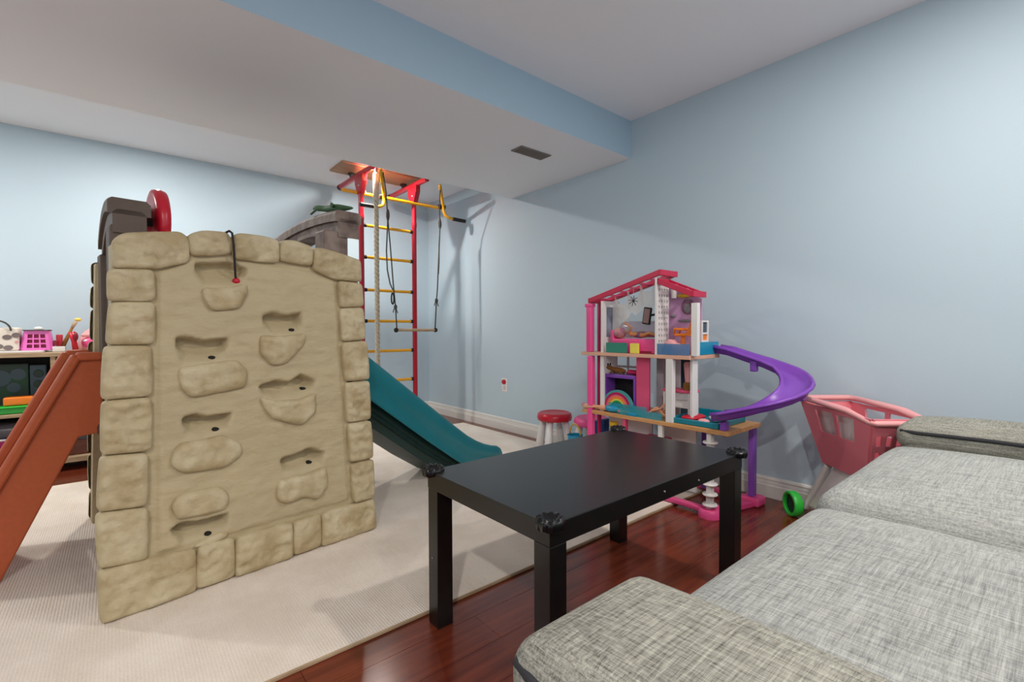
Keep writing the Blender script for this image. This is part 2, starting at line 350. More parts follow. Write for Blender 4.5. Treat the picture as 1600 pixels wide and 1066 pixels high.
# ------------------------------------------------------------------ play castle
STONES = [
 [(0.046, 1.124), (0.069, 1.147), (0.216, 1.175), (0.236, 1.156), (0.236, 1.078), (0.14, 1.048), (0.044, 1.042)],
 [(0.24, 1.169), (0.28, 1.187), (0.354, 1.193), (0.362, 1.173), (0.363, 1.121), (0.246, 1.101)],
 [(0.37, 1.181), (0.39, 1.196), (0.474, 1.196), (0.526, 1.189), (0.523, 1.107), (0.373, 1.105)],
 [(0.536, 1.19), (0.584, 1.196), (0.657, 1.18), (0.650, 1.108), (0.531, 1.117)],
 [(0.666, 1.181), (0.714, 1.179), (0.862, 1.150), (0.862, 1.060), (0.746, 1.063), (0.658, 1.094)],
 [(0.033, 1.033), (0.14, 1.042), (0.14, 0.947), (0.031, 0.942)],
 [(0.034, 0.933), (0.139, 0.938), (0.135, 0.811), (0.023, 0.812)],
 [(0.018, 0.803), (0.128, 0.801), (0.125, 0.650), (0.008, 0.650)],
 [(0.009, 0.640), (0.123, 0.640), (0.119, 0.482), (0.004, 0.489)],
 [(0.001, 0.480), (0.109, 0.469), (0.104, 0.315), (-0.009, 0.328)],
 [(-0.012, 0.318), (0.105, 0.303), (0.1, 0.152), (-0.01, 0.165)],
 [(-0.012, 0.154), (0.225, 0.138), (0.222, 0.004), (-0.008, 0.004)],
 [(0.235, 0.138), (0.338, 0.138), (0.336, 0.010), (0.228, 0.010)],
 [(0.35, 0.136), (0.535, 0.130), (0.533, 0.004), (0.342, 0.004)],
 [(0.545, 0.130), (0.644, 0.128), (0.641, 0.010), (0.539, 0.010)],
 [(0.654, 0.128), (0.880, 0.125), (0.884, 0.004), (0.648, 0.004)],
 [(0.761, 1.053), (0.864, 1.048), (0.868, 0.955), (0.765, 0.948)],
 [(0.762, 0.938), (0.866, 0.945), (0.871, 0.814), (0.767, 0.808)],
 [(0.768, 0.797), (0.876, 0.802), (0.882, 0.642), (0.773, 0.642)],
 [(0.77, 0.630), (0.880, 0.630), (0.880, 0.472), (0.777, 0.472)],
 [(0.779, 0.459), (0.880, 0.459), (0.884, 0.305), (0.781, 0.305)],
 [(0.783, 0.293), (0.884, 0.293), (0.882, 0.136), (0.79, 0.136)]]
POCKETS = [
 [(0.259, 1.079), (0.308, 1.084), (0.367, 1.092), (0.412, 1.07), (0.414, 1.04), (0.37, 1.003), (0.278, 0.998), (0.252, 1.034)],
 [(0.466, 0.905), (0.499, 0.916), (0.547, 0.906), (0.604, 0.918), (0.606, 0.863), (0.587, 0.834), (0.49, 0.832), (0.458, 0.857)],
 [(0.196, 0.827), (0.224, 0.83), (0.272, 0.816), (0.346, 0.824), (0.341, 0.759), (0.303, 0.742), (0.206, 0.735), (0.197, 0.766)],
 [(0.444, 0.649), (0.499, 0.663), (0.55, 0.654), (0.595, 0.68), (0.645, 0.65), (0.643, 0.61), (0.577, 0.592), (0.491, 0.587), (0.447, 0.611)],
 [(0.208, 0.566), (0.238, 0.573), (0.275, 0.559), (0.345, 0.564), (0.341, 0.507), (0.272, 0.488), (0.204, 0.5)],
 [(0.511, 0.369), (0.568, 0.377), (0.619, 0.39), (0.675, 0.362), (0.667, 0.311), (0.585, 0.299), (0.509, 0.307)],
 [(0.168, 0.216), (0.192, 0.229), (0.264, 0.219), (0.322, 0.224), (0.323, 0.165), (0.277, 0.150), (0.183, 0.148)]]
LIPS = [
 [(0.274, 0.996), (0.318, 0.993), (0.365, 1.002), (0.408, 1.021), (0.41, 0.984), (0.381, 0.93), (0.299, 0.921), (0.278, 0.965)],
 [(0.452, 0.833), (0.524, 0.825), (0.613, 0.841), (0.607, 0.798), (0.537, 0.729), (0.487, 0.725), (0.449, 0.768)],
 [(0.2, 0.728), (0.232, 0.734), (0.307, 0.738), (0.363, 0.748), (0.398, 0.709), (0.392, 0.651), (0.304, 0.642), (0.229, 0.633), (0.205, 0.665)],
 [(0.442, 0.609), (0.504, 0.587), (0.58, 0.583), (0.641, 0.606), (0.638, 0.526), (0.586, 0.489), (0.483, 0.528), (0.458, 0.565)],
 [(0.178, 0.458), (0.196, 0.487), (0.261, 0.484), (0.314, 0.492), (0.369, 0.455), (0.372, 0.414), (0.319, 0.386), (0.201, 0.393), (0.17, 0.423)],
 [(0.498, 0.299), (0.588, 0.292), (0.67, 0.308), (0.678, 0.24), (0.634, 0.191), (0.585, 0.219), (0.517, 0.206), (0.486, 0.231)],
 [(0.167, 0.294), (0.191, 0.323), (0.301, 0.32), (0.327, 0.287), (0.318, 0.242), (0.224, 0.248), (0.182, 0.248)],
 [(0.221, 0.143), (0.251, 0.153), (0.304, 0.168), (0.323, 0.162), (0.318, 0.144), (0.257, 0.138)]]
DOTS = [(0.104, 1.046), (0.298, 0.758), (0.569, 0.852), (0.807, 1.057), (0.1, 0.645), (0.8, 0.636), (0.607, 0.622), (0.301, 0.513), (0.268, 0.169), (0.623, 0.33)]
LEAN = .06
CA = radians(7.633)
castle = thing('play_castle', 'tall tan plastic castle climber with moulded stone climbing wall and brown arches', 'play castle', (-.041, 1.798, .012), CA)
def sdist(p, poly):   # signed distance to polygon, negative inside
    d = 1e9; inside = False; n = len(poly); px, py = p
    for i in range(n):
        ax, ay = poly[i]; bx, by = poly[(i + 1) % n]
        ex, ey = bx - ax, by - ay; t = max(0, min(1, ((px - ax) * ex + (py - ay) * ey) / (ex * ex + ey * ey + 1e-12)))
        d = min(d, sqrt((px - ax - ex * t) ** 2 + (py - ay - ey * t) ** 2))
        if (ay > py) != (by > py) and px < (bx - ax) * (py - ay) / (by - ay) + ax: inside = not inside
    return -d if inside else d
def smooth01(t): t = max(0, min(1, t)); return t * t * (3 - 2 * t)
def ztop(x):
    pts = [(-.03, 1.10), (.045, 1.115), (.07, 1.137), (.22, 1.165), (.36, 1.183), (.5, 1.188), (.6, 1.184), (.72, 1.168), (.86, 1.142), (.9, 1.12)]
    for (a, b), (c, d) in zip(pts, pts[1:]):
        if x <= c: return b + (d - b) * max(0, (x - a)) / (c - a)
    return 1.12
def xl(z): return -.006 + .05 * smooth01(z / 1.1)
def xrt(z): return .882 - .022 * z
BORDER = [(.125, .15), (.775, .145), (.752, 1.055), (.655, 1.088), (.53, 1.10), (.37, 1.095), (.24, 1.09), (.15, 1.04)]
def height(x, z):      # outward (towards -y) relief of the sand panel
    h = .007 * noise.noise((x * 4 + 3, z * 4, 2)) + .0055 * (.3 - abs(noise.noise((x * 9, z * 22, 5)))) + .0025 * noise.noise((x * 14, z * 30, 8))
    h += .0016 * sin((x * 3 + z) * 22 + 3 * noise.noise((x * 5, z * 5, 9)))
    b = sdist((x, z), BORDER)
    if b > -.012: h -= .010 * smooth01((b + .012) / .012)      # joint round the centre panel
    for P in POCKETS:
        cx = sum(p[0] for p in P) / len(P); cz = sum(p[1] for p in P) / len(P)
        if abs(x - cx) < .14 and abs(z - cz) < .1:
            d = sdist((x, z), P)
            top = smooth01((z - cz + .02) / .04)
            wdt = .012 * top + .05 * (1 - top)
            h -= .058 * smooth01(-(d - .004) / wdt) * (.55 + .45 * top)
    return h
NX, NZ = 120, 160
mb = MB(); vs = []
for j in range(NZ + 1):
    for i in range(NX + 1):
        s_ = i / NX; t_ = j / NZ
        zz = t_ * 1.1; x = xl(zz) + (xrt(zz) - xl(zz)) * s_; z = t_ * ztop(x)
        vs.append((x, LEAN * z - height(x, z), z))
mb.add(vs, [(j * (NX + 1) + i, j * (NX + 1) + i + 1, (j + 1) * (NX + 1) + i + 1, (j + 1) * (NX + 1) + i) for j in range(NZ) for i in range(NX)])
# back and edges of the hollow moulding
bo = [j * (NX + 1) for j in range(NZ + 1)] + [NZ * (NX + 1) + i for i in range(1, NX + 1)] + [j * (NX + 1) + NX for j in range(NZ - 1, -1, -1)] + [i for i in range(NX - 1, 0, -1)]
base = len(mb.v)
for k in bo:
    x, y, z = mb.v[k]; mb.v.append((x, LEAN * z + .085, z))
nb = len(bo)
mb.f += [(bo[k], bo[(k + 1) % nb], base + (k + 1) % nb, base + k) for k in range(nb)] + [tuple(base + k for k in range(nb))]
mb.m += [0] * (nb + 1)
wallp = obj('climbing_wall', mb, 'sand', castle, smooth='all')
def stone_mesh(poly, h, seed, rough=.0115, grow=.004):
    # outline: edges resampled and jittered, corners softened
    n = len(poly); out = []
    for i in range(n):
        a = Vector(poly[i]); b = Vector(poly[(i + 1) % n]); L = (b - a).length; k = max(2, int(L / .010))
        for q in range(k): out.append(a + (b - a) * (q / k))
    for _ in range(2): out = [(out[i - 1] + out[i] * 2 + out[(i + 1) % len(out)]) / 4 for i in range(len(out))]
    c0 = sum(out, Vector((0, 0))) / len(out); out = [p + (p - c0).normalized() * grow for p in out]
    N = len(out); m = MB()
    pol = [(p.x, p.y) for p in out]
    def inset(d):
        res = []
        for q in range(N):
            t = (out[(q + 1) % N] - out[q - 1]).normalized(); nrm = Vector((t.y, -t.x)); res.append(nrm)
        ar = sum(out[q].x * out[(q + 1) % N].y - out[(q + 1) % N].x * out[q].y for q in range(N))
        sg = -1 if ar > 0 else 1
        return [out[q] + res[q] * sg * d for q in range(N)]
    ins = inset(.0045); pts = list(out) + ins
    x0 = min(p.x for p in out); x1 = max(p.x for p in out); y0 = min(p.y for p in out); y1 = max(p.y for p in out); st = .0085
    rng = random.Random(int(seed * 10))
    yy = y0
    while yy < y1:
        xx = x0
        while xx < x1:
            p = (xx + rng.uniform(-.3, .3) * st, yy + rng.uniform(-.3, .3) * st)
            if sdist(p, pol) < -.010: pts.append(Vector(p))
            xx += st
        yy += st
    vo, _, tri, *_r = delaunay_2d_cdt(pts, [], [list(range(N))], 1, 1e-6)
    v = []
    for p in vo:
        d = -sdist((p.x, p.y), pol); e = smooth01(d / .009)
        r = rough * (noise.noise((p.x * 20, p.y * 32, seed)) + 1.1 * (.35 - abs(noise.noise((p.x * 26, p.y * 44, seed + 7)))) + .5 * noise.noise((p.x * 70, p.y * 85, seed + 3)))
        v.append((p.x, LEAN * p.y - h * (.42 + .58 * e) - r * e, p.y))
    k = len(v); f = [tuple(t) for t in tri]
    sk = [q for q in range(N)]
    v += [(out[q].x, LEAN * out[q].y + .012, out[q].y) for q in range(N)]
    f += [(q, (q + 1) % N, k + (q + 1) % N, k + q) for q in range(N)]
    m.add(v, f); return m
stones = [obj('stone', stone_mesh(P, .017, i * 3.3), 'stone', wallp, smooth='all') for i, P in enumerate(STONES)]
for i, P in enumerate(LIPS):
    obj('foothold', stone_mesh(P, .022 if i < 7 else .01, 50 + i * 2.1, .007), 'stone', wallp, smooth='all')
for x, z in DOTS:
    obj('bolt_hole', MB().lathe([(0, .006), (.007, .006), (.0085, .003), (.0085, -.012)], (x, LEAN * z - height(x, z), z), 12, mtx=Matrix.Rotation(pi / 2, 3, 'X') @ Matrix.Diagonal((1.3, .8, 1))), 'darkhole', wallp, smooth=True)
# rear wall: the same moulding turned round
DEP = .98
rear = wallp.copy(); rear.name = 'climbing_wall'; COL.objects.link(rear); rear.parent = castle
rear.location = (.08 + .875, DEP + .08, 0); rear.rotation_euler = (0, 0, pi)
for o in stones:
    c = o.copy(); COL.objects.link(c); c.parent = rear
# arches with posts
def castle_arch(x0, x1, ya, yb, zf, zm, zr, thick, shx, m):
    n = 14; mbs = MB(); secs_b = []; secs_c = []
    for i in range(n + 1):
        t = i / n; y_ = ya + (yb - ya) * t; sx = shx * t
        zt = (zf * (1 - t) + zr * t) + (zm - (zf + zr) / 2) * (1 - (2 * t - 1) ** 2)
        drop = .05 * max(0, (abs(2 * t - 1) - .82) / .18) if i in (0, n) else 0
        lower = thick * (1.15 - .25 * (1 - (2 * t - 1) ** 2))
        c = .012
        def ring(a, b, z0, z1): return [(a + sx, y_, z0), (b + sx, y_, z0), (b + sx, y_, z1 - .012), (b - .012 + sx, y_, z1), (a + .012 + sx, y_, z1), (a + sx, y_, z1 - .012), (a + sx, y_, z0)]
        secs_b.append(ring(x0 + c, x1 - c, zt - lower, zt - .035)); secs_c.append(ring(x0, x1, zt - .05, zt))
    for secs in (secs_b, secs_c):
        mbs.loft(secs); k = len(secs[0]) - 1
        for q in (secs[0], secs[-1]): mbs.add(q[:-1], [tuple(range(k))])
    a = obj('arch', mbs, m, castle, bevel=.006)
    return a
arR = castle_arch(.783, .903, .12, .95, 1.366, 1.385, 1.35, .10, .05, 'brownworn')
arL = castle_arch(.040, .150, .12, .95, 1.268, 1.315, 1.26, .095, .07, 'brown')
def post(x, y, w, d, z0, z1, m='brown'):
    return obj('post', MB().box(x, x + w, y, y + d, z0, z1), m, castle, bevel=.008)
post(.735, .125, .108, .09, .3, 1.275, 'brownworn'); post(.83, .87, .1, .08, .3, 1.26, 'brownworn')
post(.045, .125, .09, .08, .3, 1.185); post(.105, .86, .085, .08, .3, 1.18)
obj('deck', MB().box(.05, .92, .13, .93, .46, .50), 'brown', castle, bevel=.01)
# steering wheel
wc = Vector((.2, .30, 1.235))
RY = Matrix.Rotation(pi / 2, 3, 'Y')
wh = obj('steering_wheel', MB().lathe([(0, -.012), (.02, -.016), (.095, -.022), (.116, -.018), (.122, 0), (.116, .018), (.095, .022), (.02, .016), (0, .012)], wc, 36, mtx=RY), 'red', castle, smooth='all')
obj('axle', MB().tube([(.13, .30, 1.235), (.2, .30, 1.235)], .014), 'rubber', wh)
# orange step ladder on the left
og = MB()
poly = [(.07, .762), (-.005, .762), (-.36, .02), (-.375, 0.0), (-.205, 0.0), (.0, .46), (.07, .47)]
def orange_side(y0, y1):
    m = MB().prism(poly, y0, y1, 'y'); return m
obj('side_panel', orange_side(.55, .575), 'orange', castle, bevel=.006)
obj('side_panel', orange_side(.90, .925), 'orange', castle, bevel=.006)
for y0 in (.535, .895):
    obj('rim', MB().bar((.07, y0 + .02, .757), (-.004, y0 + .02, .757), .05, .03).bar((-.002, y0 + .02, .76), (-.352, y0 + .02, .03), .05, .03, (1, 0, .5)), 'orange', castle, bevel=.008)
for k in range(5):
    t = (k + .6) / 5.2
    x = -.10 - .17 * (1 - t) + .02; z = .08 + .56 * t
    obj('step', MB().box(x - .05 + .1 * t, x + .05 + .1 * t, .575, .90, z - .02, z), 'orange', castle, bevel=.005)
# slide (world coordinates turned into the castle frame)
R_inv = Matrix.Rotation(-CA, 3, 'Z')
def cw(x, y, z): return R_inv @ (Vector((x, y, z)) - castle.location)
dx, dy = .967, .254
rim = [(-.17, .78, .19, .12), (-.04, .775, .2, .12), (.0, .749, .205, .12), (.2, .605, .205, .13), (.4, .461, .205, .13), (.6, .318, .20, .12), (.72, .235, .19, .11), (.80, .19, .165, .09), (.87, .158, .138, .08), (.95, .130, .11, .07), (1.0, .118, .097, .07), (1.03, .102, .08, .06), (1.045, .075, .055, .04)]
secs = []; under = []
for s_, z, sk, bd in rim:
    bx, by = .883 + dx * s_, 2.109 + dy * s_ * .98
    q = []
    for w, hz in ((-.022, -sk), (-.014, -sk * .93), (-.010, -sk * .55), (-.016, -sk * .5), (-.012, -.03), (-.004, -.006), (.008, 0), (.022, -.006), (.034, -.03), (.05, -bd), (.09, -bd - .008), (.27, -bd - .008), (.31, -bd), (.326, -.03), (.338, -.006), (.352, 0), (.364, -.006), (.372, -.03), (.376, -sk * .5), (.382, -sk)):
        q.append(cw(bx - dy * w, by + dx * w, max(.018, z + hz)))
    secs.append(q)
    q = []
    for w, hz in ((.03, -bd - .01), (.02, -sk - .02), (.035, -sk - .03), (.03, -sk - .05), (.05, -sk - .055), (.06, -sk - .10), (.30, -sk - .10), (.33, -sk), (.33, -bd - .01)):
        q.append(cw(bx - dy * w, by + dx * w, max(.0165, z + hz * (1 if s_ < .5 else 1 - .3 * (s_ - .5)))))
    under.append(q)
sl = obj('slide', MB().loft(secs), 'teal', castle, smooth='all', solid=.006)
obj('underside', MB().loft(under[:11]), 'tealshade', sl, solid=.004)  # same teal plastic as the slide, darkened in colour to stand for shade
# cord with red bead over the wall top, toy lizard on the right arch
T_ = Matrix.Translation(castle.location) @ Matrix.Rotation(CA, 4, 'Z')
def cl(x, y, z): return T_ @ Vector((x, y, z))
cd = thing('hanging_cord', 'black cord with a red bead hanging over the climbing wall top', 'cord', cl(.358, .06, 1.19))
pth = [(.352, .175, 1.10), (.353, .162, 1.17), (.354, .15, 1.189), (.356, .09, 1.197), (.358, .055, 1.199), (.362, .040, 1.190), (.366, .040, 1.15), (.371, .048, 1.09), (.376, .06, 1.05), (.379, .066, 1.035)]
obj('string', MB().tube([cl(*p) for p in pth], .0038, 8), 'rubber', cd, smooth='all')
obj('bead', MB().ball(cl(.381, .068, 1.027), (.013, .013, .011)), 'red', cd, smooth='all')
lz_ = thing('toy_lizard', 'green rubber toy lizard lying on the right castle arch', 'toy', cl(.84, .3, 1.39))
body = [(.795, .36, 1.412), (.81, .325, 1.412), (.825, .29, 1.402), (.83, .25, 1.400), (.838, .205, 1.396), (.848, .155, 1.388), (.86, .105, 1.382)]
obj('body', MB().tube([cl(*p) for p in body], [.008, .016, .012, .02, .019, .012, .005], 10), 'green', lz_, smooth='all', sub=1)
for (a, b, s1) in ((.29, .37, -1), (.29, .32, 1), (.21, .17, -1), (.21, .19, 1)):
    obj('leg', MB().tube([cl(.828, a, 1.398), cl(.828 + s1 * .028, (a + b) / 2, 1.405), cl(.828 + s1 * .036, b, 1.388)], [.008, .006, .005], 8), 'green', lz_, smooth='all')
# ------------------------------------------------------------------ gym ladder
gl = thing('climbing_ladder', 'floor-to-ceiling red steel climbing ladder with yellow rungs', 'climbing frame', (1.77, 3.73, .012))
GX0, GX1, GY = 1.535, 2.012, 3.73
for x in (GX0, GX1):
    obj('upright', MB().lathe([(.06, .012), (.06, .02), (.021, .03), (.021, 1.76), (.0235, 1.765), (.0235, 1.80), (.021, 1.81), (.021, 1.98), (.024, 1.99)], (x, GY, 0), 16), 'redpaint', gl, smooth=True)
    obj('bracket', MB().loft([[(x - .022, GY - .03, 1.97), (x + .022, GY - .03, 1.97), (x + .022, GY + .03, 1.97), (x - .022, GY + .03, 1.97), (x - .022, GY - .03, 1.97)],
                              [(x - .022, GY - .075, 2.06), (x + .022, GY - .075, 2.06), (x + .022, GY + .075, 2.06), (x - .022, GY + .075, 2.06), (x - .022, GY - .075, 2.06)],
                              [(x - .02, GY - .085, 2.13), (x + .02, GY - .085, 2.13), (x + .02, GY + .085, 2.13), (x - .02, GY + .085, 2.13), (x - .02, GY - .085, 2.13)]]), 'redpaint', gl, bevel=.004)
    obj('beam', MB().tube([(x, 3.50, 2.132), (x, 4.17, 2.132)], .023, 14), 'redpaint', gl, smooth=True)
    obj('end_cap', MB().tube([(x, 4.17, 2.132), (x, 4.20, 2.132)], .025, 14), 'rubber', gl, smooth=True)
    obj('jack_foot', MB().lathe([(.018, 2.15), (.018, 2.17), (.03, 2.172), (.03, 2.185)], (x, 3.92, 0), 16), 'rubber', gl, smooth=True)
    for bz, bx_ in ((2.03, -.027), (1.99, .027)):
        obj('bolt_glint', MB().ball((x + bx_, GY - .02, bz), .007, 8), 'white', gl, smooth='all')  # bolt heads coloured white to stand for their highlights
for z in (1.723, 1.465, 1.197, .941, .69, .437, .19):
    rr = obj('rung', MB().tube([(GX0 + .02, GY, z), (GX1 - .02, GY, z)], .0125, 12), 'yellow', gl, smooth=True)
    for a, b in ((GX0 + .019, GX0 + .04), (GX1 - .04, GX1 - .019)):
        obj('collar', MB().tube([(a, GY, z), (b, GY, z)], .0155, 12), 'rubber', rr, smooth=True)
obj('ceiling_board', MB().box(1.375, 2.12, 3.70, 3.985, 2.185, 2.1995), 'ply', gl, bevel=.002)
pb = obj('pull_up_bar', MB().tube([(1.395, 3.775, 1.99), (2.256, 3.68, 1.962)], .014, 12), 'yellow', gl, smooth=True)
for cx, cy, sg, zt in ((1.709, 3.70, -1, 2.10), (2.256, 3.665, 1, 2.08)):
    p = [((2.10 if sg > 0 else 1.575), 3.44, zt), (cx, cy - .02, 1.99), (cx + sg * .003, cy - .025, 1.93), (cx + sg * .015, cy - .035, 1.893), (cx + sg * .045, cy - .045, 1.874), (cx + sg * .085, cy - .05, 1.868)]
    obj('handle', MB().tube(p, .0135, 12), 'yellow', gl, smooth='all')
    obj('grip', MB().tube([p[-1], (cx + sg * .215, cy - .055, 1.864)], .0165, 12), 'rubber', gl, smooth=True)
    obj('clamp', MB().tube([(cx - .03, cy + .003, 1.972), (cx + .03, cy - .003, 1.972)], .021, 12), 'rubber', gl, smooth=True)
# climbing rope: three laid strands
cr = thing('climbing_rope', 'thick twisted cream climbing rope hanging from the ceiling', 'rope', (1.608, 3.6, 2.195))
for k in range(3):
    p = []
    for i in range(181):
        z = 2.02 - i * (2.02 - .10) / 180; a = i * .62 + k * 2 * pi / 3
        p.append((1.606 + .0115 * cos(a), 3.6 + .0115 * sin(a), z))
    obj('strand', MB().tube(p, .0098, 6), 'rope', cr, smooth='all')
obj('sleeve', MB().lathe([(.022, 1.9), (.024, 1.91), (.024, 2.11), (.016, 2.125)], (1.606, 3.6, 0), 16), 'rope', cr, smooth=True)
obj('hook', MB().tube([(1.606, 3.6, 2.12), (1.606, 3.6, 2.198)], .012, 10), 'metal', cr, smooth=True)
# trapeze
tz = thing('trapeze_swing', 'wooden trapeze bar on two knotted grey ropes', 'swing', (1.93, 3.55, .864))
obj('bar', MB().tube([(1.752, 3.55, .866), (2.108, 3.55, .864)], .0125, 12), 'paleWood', tz, smooth=True)
for x in (1.745, 2.113):
    obj('bar_end', MB().ball((x, 3.55, .865), (.02, .017, .02), 12), 'rubber', tz, smooth='all')
for nm, pts in (('left', [(1.60, 3.455, 2.09), (1.66, 3.53, 1.95), (1.680, 3.55, 1.77), (1.70, 3.55, 1.55), (1.722, 3.55, 1.25), (1.741, 3.55, 1.053), (1.752, 3.55, .86)]),
                ('right', [(2.115, 3.46, 2.05), (2.15, 3.53, 1.9), (2.165, 3.55, 1.787), (2.160, 3.55, 1.66), (2.145, 3.55, 1.4), (2.136, 3.55, 1.22), (2.125, 3.55, 1.119), (2.108, 3.55, .85)])):
    r_ = obj('rope', MB().tube(pts, .0055, 8), 'cord', tz, smooth='all')
    ks = [(1.682, 3.55, 1.79), (1.741, 3.55, 1.053)] if nm == 'left' else [(2.165, 3.55, 1.787), (2.126, 3.55, 1.12)]
    for k, q in enumerate(ks):
        obj('knot', MB().ball(q, (.015, .014, .05 if k == 0 else .022), 10), 'cord', r_, smooth='all')
        if k: obj('rope_tail', MB().tube([q, (q[0] - .015, q[1], q[2] - .02), (q[0] - .022, q[1], q[2] - .045)], .004, 6).tube([q, (q[0] + .012, q[1], q[2] - .03), (q[0] + .018, q[1], q[2] - .05)], .004, 6), 'cord', r_, smooth='all')
obj('rope', MB().tube([(2.163, 3.545, 1.76), (2.152, 3.545, 1.6), (2.150, 3.545, 1.45), (2.143, 3.545, 1.35)], .0055, 8), 'cord', tz, smooth='all')
lp = obj('rope', MB().tube([(1.676, 3.54, 1.75), (1.662, 3.54, 1.5), (1.668, 3.54, 1.35), (1.69, 3.54, 1.24), (1.715, 3.54, 1.19)], .0055, 8), 'cord', tz, smooth='all')
obj('carabiner', MB().tube([(1.712 + .011 * cos(a), 3.54, 1.12 + .045 * sin(a)) for a in [i * pi / 8 for i in range(16)]], .006, 8, closed=True), 'rubber', lp, smooth='all')
# ------------------------------------------------------------------ bookcase at the far left
bc = thing('bookcase', 'low pale wood bookcase standing against the far wall', 'bookcase', (-.5, 4.16, 0))
BX0, BX1, BY0, BY1 = -1.35, .2, 3.98, 4.36
obj('top_board', MB().box(BX0, BX1, BY0 - .005, BY1, .709, .735), 'paleWood', bc, bevel=.003)
obj('shelf', MB().box(BX0 + .02, -.315, BY0, BY1 - .01, .357, .376), 'paleWood', bc, bevel=.002)
obj('shelf', MB().box(-.29, BX1 - .02, BY0, BY1 - .01, .357, .376), 'paleWood', bc, bevel=.002)
obj('bottom_board', MB().box(BX0, BX1, BY0, BY1 - .01, .05, .085), 'paleWood', bc, bevel=.002)
obj('divider', MB().box(-.314, -.291, BY0, BY1 - .01, .085, .709), 'paleWood', bc, bevel=.002)
obj('side_board', MB().box(BX0, BX0 + .02, BY0, BY1, 0, .709), 'paleWood', bc, bevel=.002)
obj('side_board', MB().box(BX1 - .02, BX1, BY0, BY1, 0, .709), 'paleWood', bc, bevel=.002)
obj('back_board', MB().box(BX0 + .02, BX1 - .02, BY1 - .01, BY1, .085, .709), 'shelfshade', bc)  # back panel coloured dark for the shaded interior
# things inside it
t = thing('game_box', 'big dark green patterned game box upright in the bookcase', 'box', (-.55, 4.2, .376))
obj('card_box', MB().box(-.78, -.425, 4.16, 4.22, .378, .665), 'greenbox', t, bevel=.004)
for cx, cz, r in ((-.47, .60, .035), (-.49, .52, .03), (-.55, .58, .05)):
    obj('print_disc', MB().lathe([(r, 0), (r, .002), (0, .002)], (cx, 4.16, cz), 16, mtx=Matrix.Rotation(pi / 2, 3, 'X')), 'bluepanel', t)
t = thing('activity_panel', 'blue grey toy panel with three dark circles, beside the green game box', 'toy', (-.38, 4.18, .376))
obj('panel', MB().box(-.42, -.345, 4.15, 4.18, .378, .655), 'bluepanel', t, bevel=.006)
for z, m in ((.60, 'greenbox'), (.535, 'greenbox'), (.46, 'rubber')):
    obj('dial', MB().lathe([(.024, 0), (.022, .006), (0, .007)], (-.382, 4.15, z), 18, mtx=Matrix.Rotation(pi / 2, 3, 'X')), m, t, smooth=True)
t = thing('green_crate', 'dark green shallow crate with bright lime rim on the shelf', 'crate', (-.55, 4.05, .376))
obj('body', MB().box(-.75, -.392, 4.0, 4.12, .378, .412), 'greentray', t, bevel=.006)
obj('rim', MB().box(-.76, -.385, 3.995, 4.125, .412, .422), 'lime', t, bevel=.004)
tag(obj('orange_block', MB().rbox((-.455, 4.06, .449), (.13, .09, .05), .01, 2), 'orangetoy', smooth='all'), 'small orange yellow toy block lying in the green crate', 'toy')
t = thing('card_box', 'small white and brown card box beside the lime rimmed crate', 'box', (-.36, 4.05, .376))
obj('box_base', MB().box(-.382, -.328, 4.0, 4.1, .378, .405), 'plush', t, bevel=.003)
obj('box_lid', MB().box(-.384, -.326, 3.998, 4.102, .405, .432), 'white', t, bevel=.003)
t = thing('storage_bin', 'raspberry pink storage bin with smoky clear lid on the bottom shelf', 'bin', (-.6, 4.15, .085))
obj('tub', MB().hexa([(-.95, 4.02, .087), (-.36, 4.02, .087), (-.36, 4.3, .087), (-.95, 4.3, .087)], [(-.98, 4.0, .225), (-.335, 4.0, .225), (-.335, 4.32, .225), (-.98, 4.32, .225)]), 'magbin', t, bevel=.008)
obj('lid', MB().rbox((-.657, 4.16, .272), (.62, .30, .09), .04, 4), 'binlid', t, smooth='all')
obj('lid_edge', MB().box(-.985, -.330, 3.995, 4.325, .222, .232), 'offwhite', t, bevel=.003)
t = thing('brown_box', 'reddish brown box on the bottom shelf right of the divider', 'box', (-.1, 4.1, .085))
obj('box_body', MB().box(-.27, .1, 4.03, 4.3, .087, .18), 'plank', t, bevel=.004)
obj('box_lid', MB().box(-.272, .102, 4.028, 4.302, .18, .20), 'bluepanel', t, bevel=.004)
# things on top of it
tag(obj('white_board', MB().box(-.78, -.345, 4.0, 4.34, .7355, .747), 'white', bevel=.003), 'thin white board lying flat on the bookcase top', 'board')
t = thing('cow_print_bag', 'cream toy bag with grey bow print and dark curved handle', 'bag', (-.53, 4.15, .748))
obj('bag_body', MB().rbox((-.545, 4.16, .818), (.18, .14, .14), .012, 3), 'cow', t, smooth='all')
for cx, cz, a in ((-.485, .835, .3), (-.52, .77, -.2), (-.58, .85, .5)):
    for sg in (-1, 1):
        obj('bow_print', MB().lathe([(.017, 0), (.017, .0015), (0, .0015)], (cx + sg * .02 * cos(a), 4.0895, cz + sg * .02 * sin(a)), 12, mtx=Matrix.Rotation(pi / 2, 3, 'X') @ Matrix.Diagonal((1.2, .9, 1))), 'cowspot', t)
obj('motif', MB().lathe([(.009, 0), (.009, .0015), (0, .0015)], (-.465, 4.0895, .80), 8, mtx=Matrix.Rotation(pi / 2, 3, 'X')), 'pinkstar', t)
obj('handle', MB().tube(arc((-.545, 4.085, .868), .058, 0, 180, 14, 'xz', .06), .005, 8), 'cord', t, smooth='all')
t = thing('pink_basket', 'hot pink toy carrier basket with square openings and white knob lid', 'basket', (-.38, 4.15, .748))
bx, by = -.381, 4.09
A, B = (bx - .06, by, .748), (bx + .06, by, .748)
us = [0, .14, .34, .40, .60, .66, .86, 1]; vv = [0, .12, .30, .37, .55, .62, .82, 1]
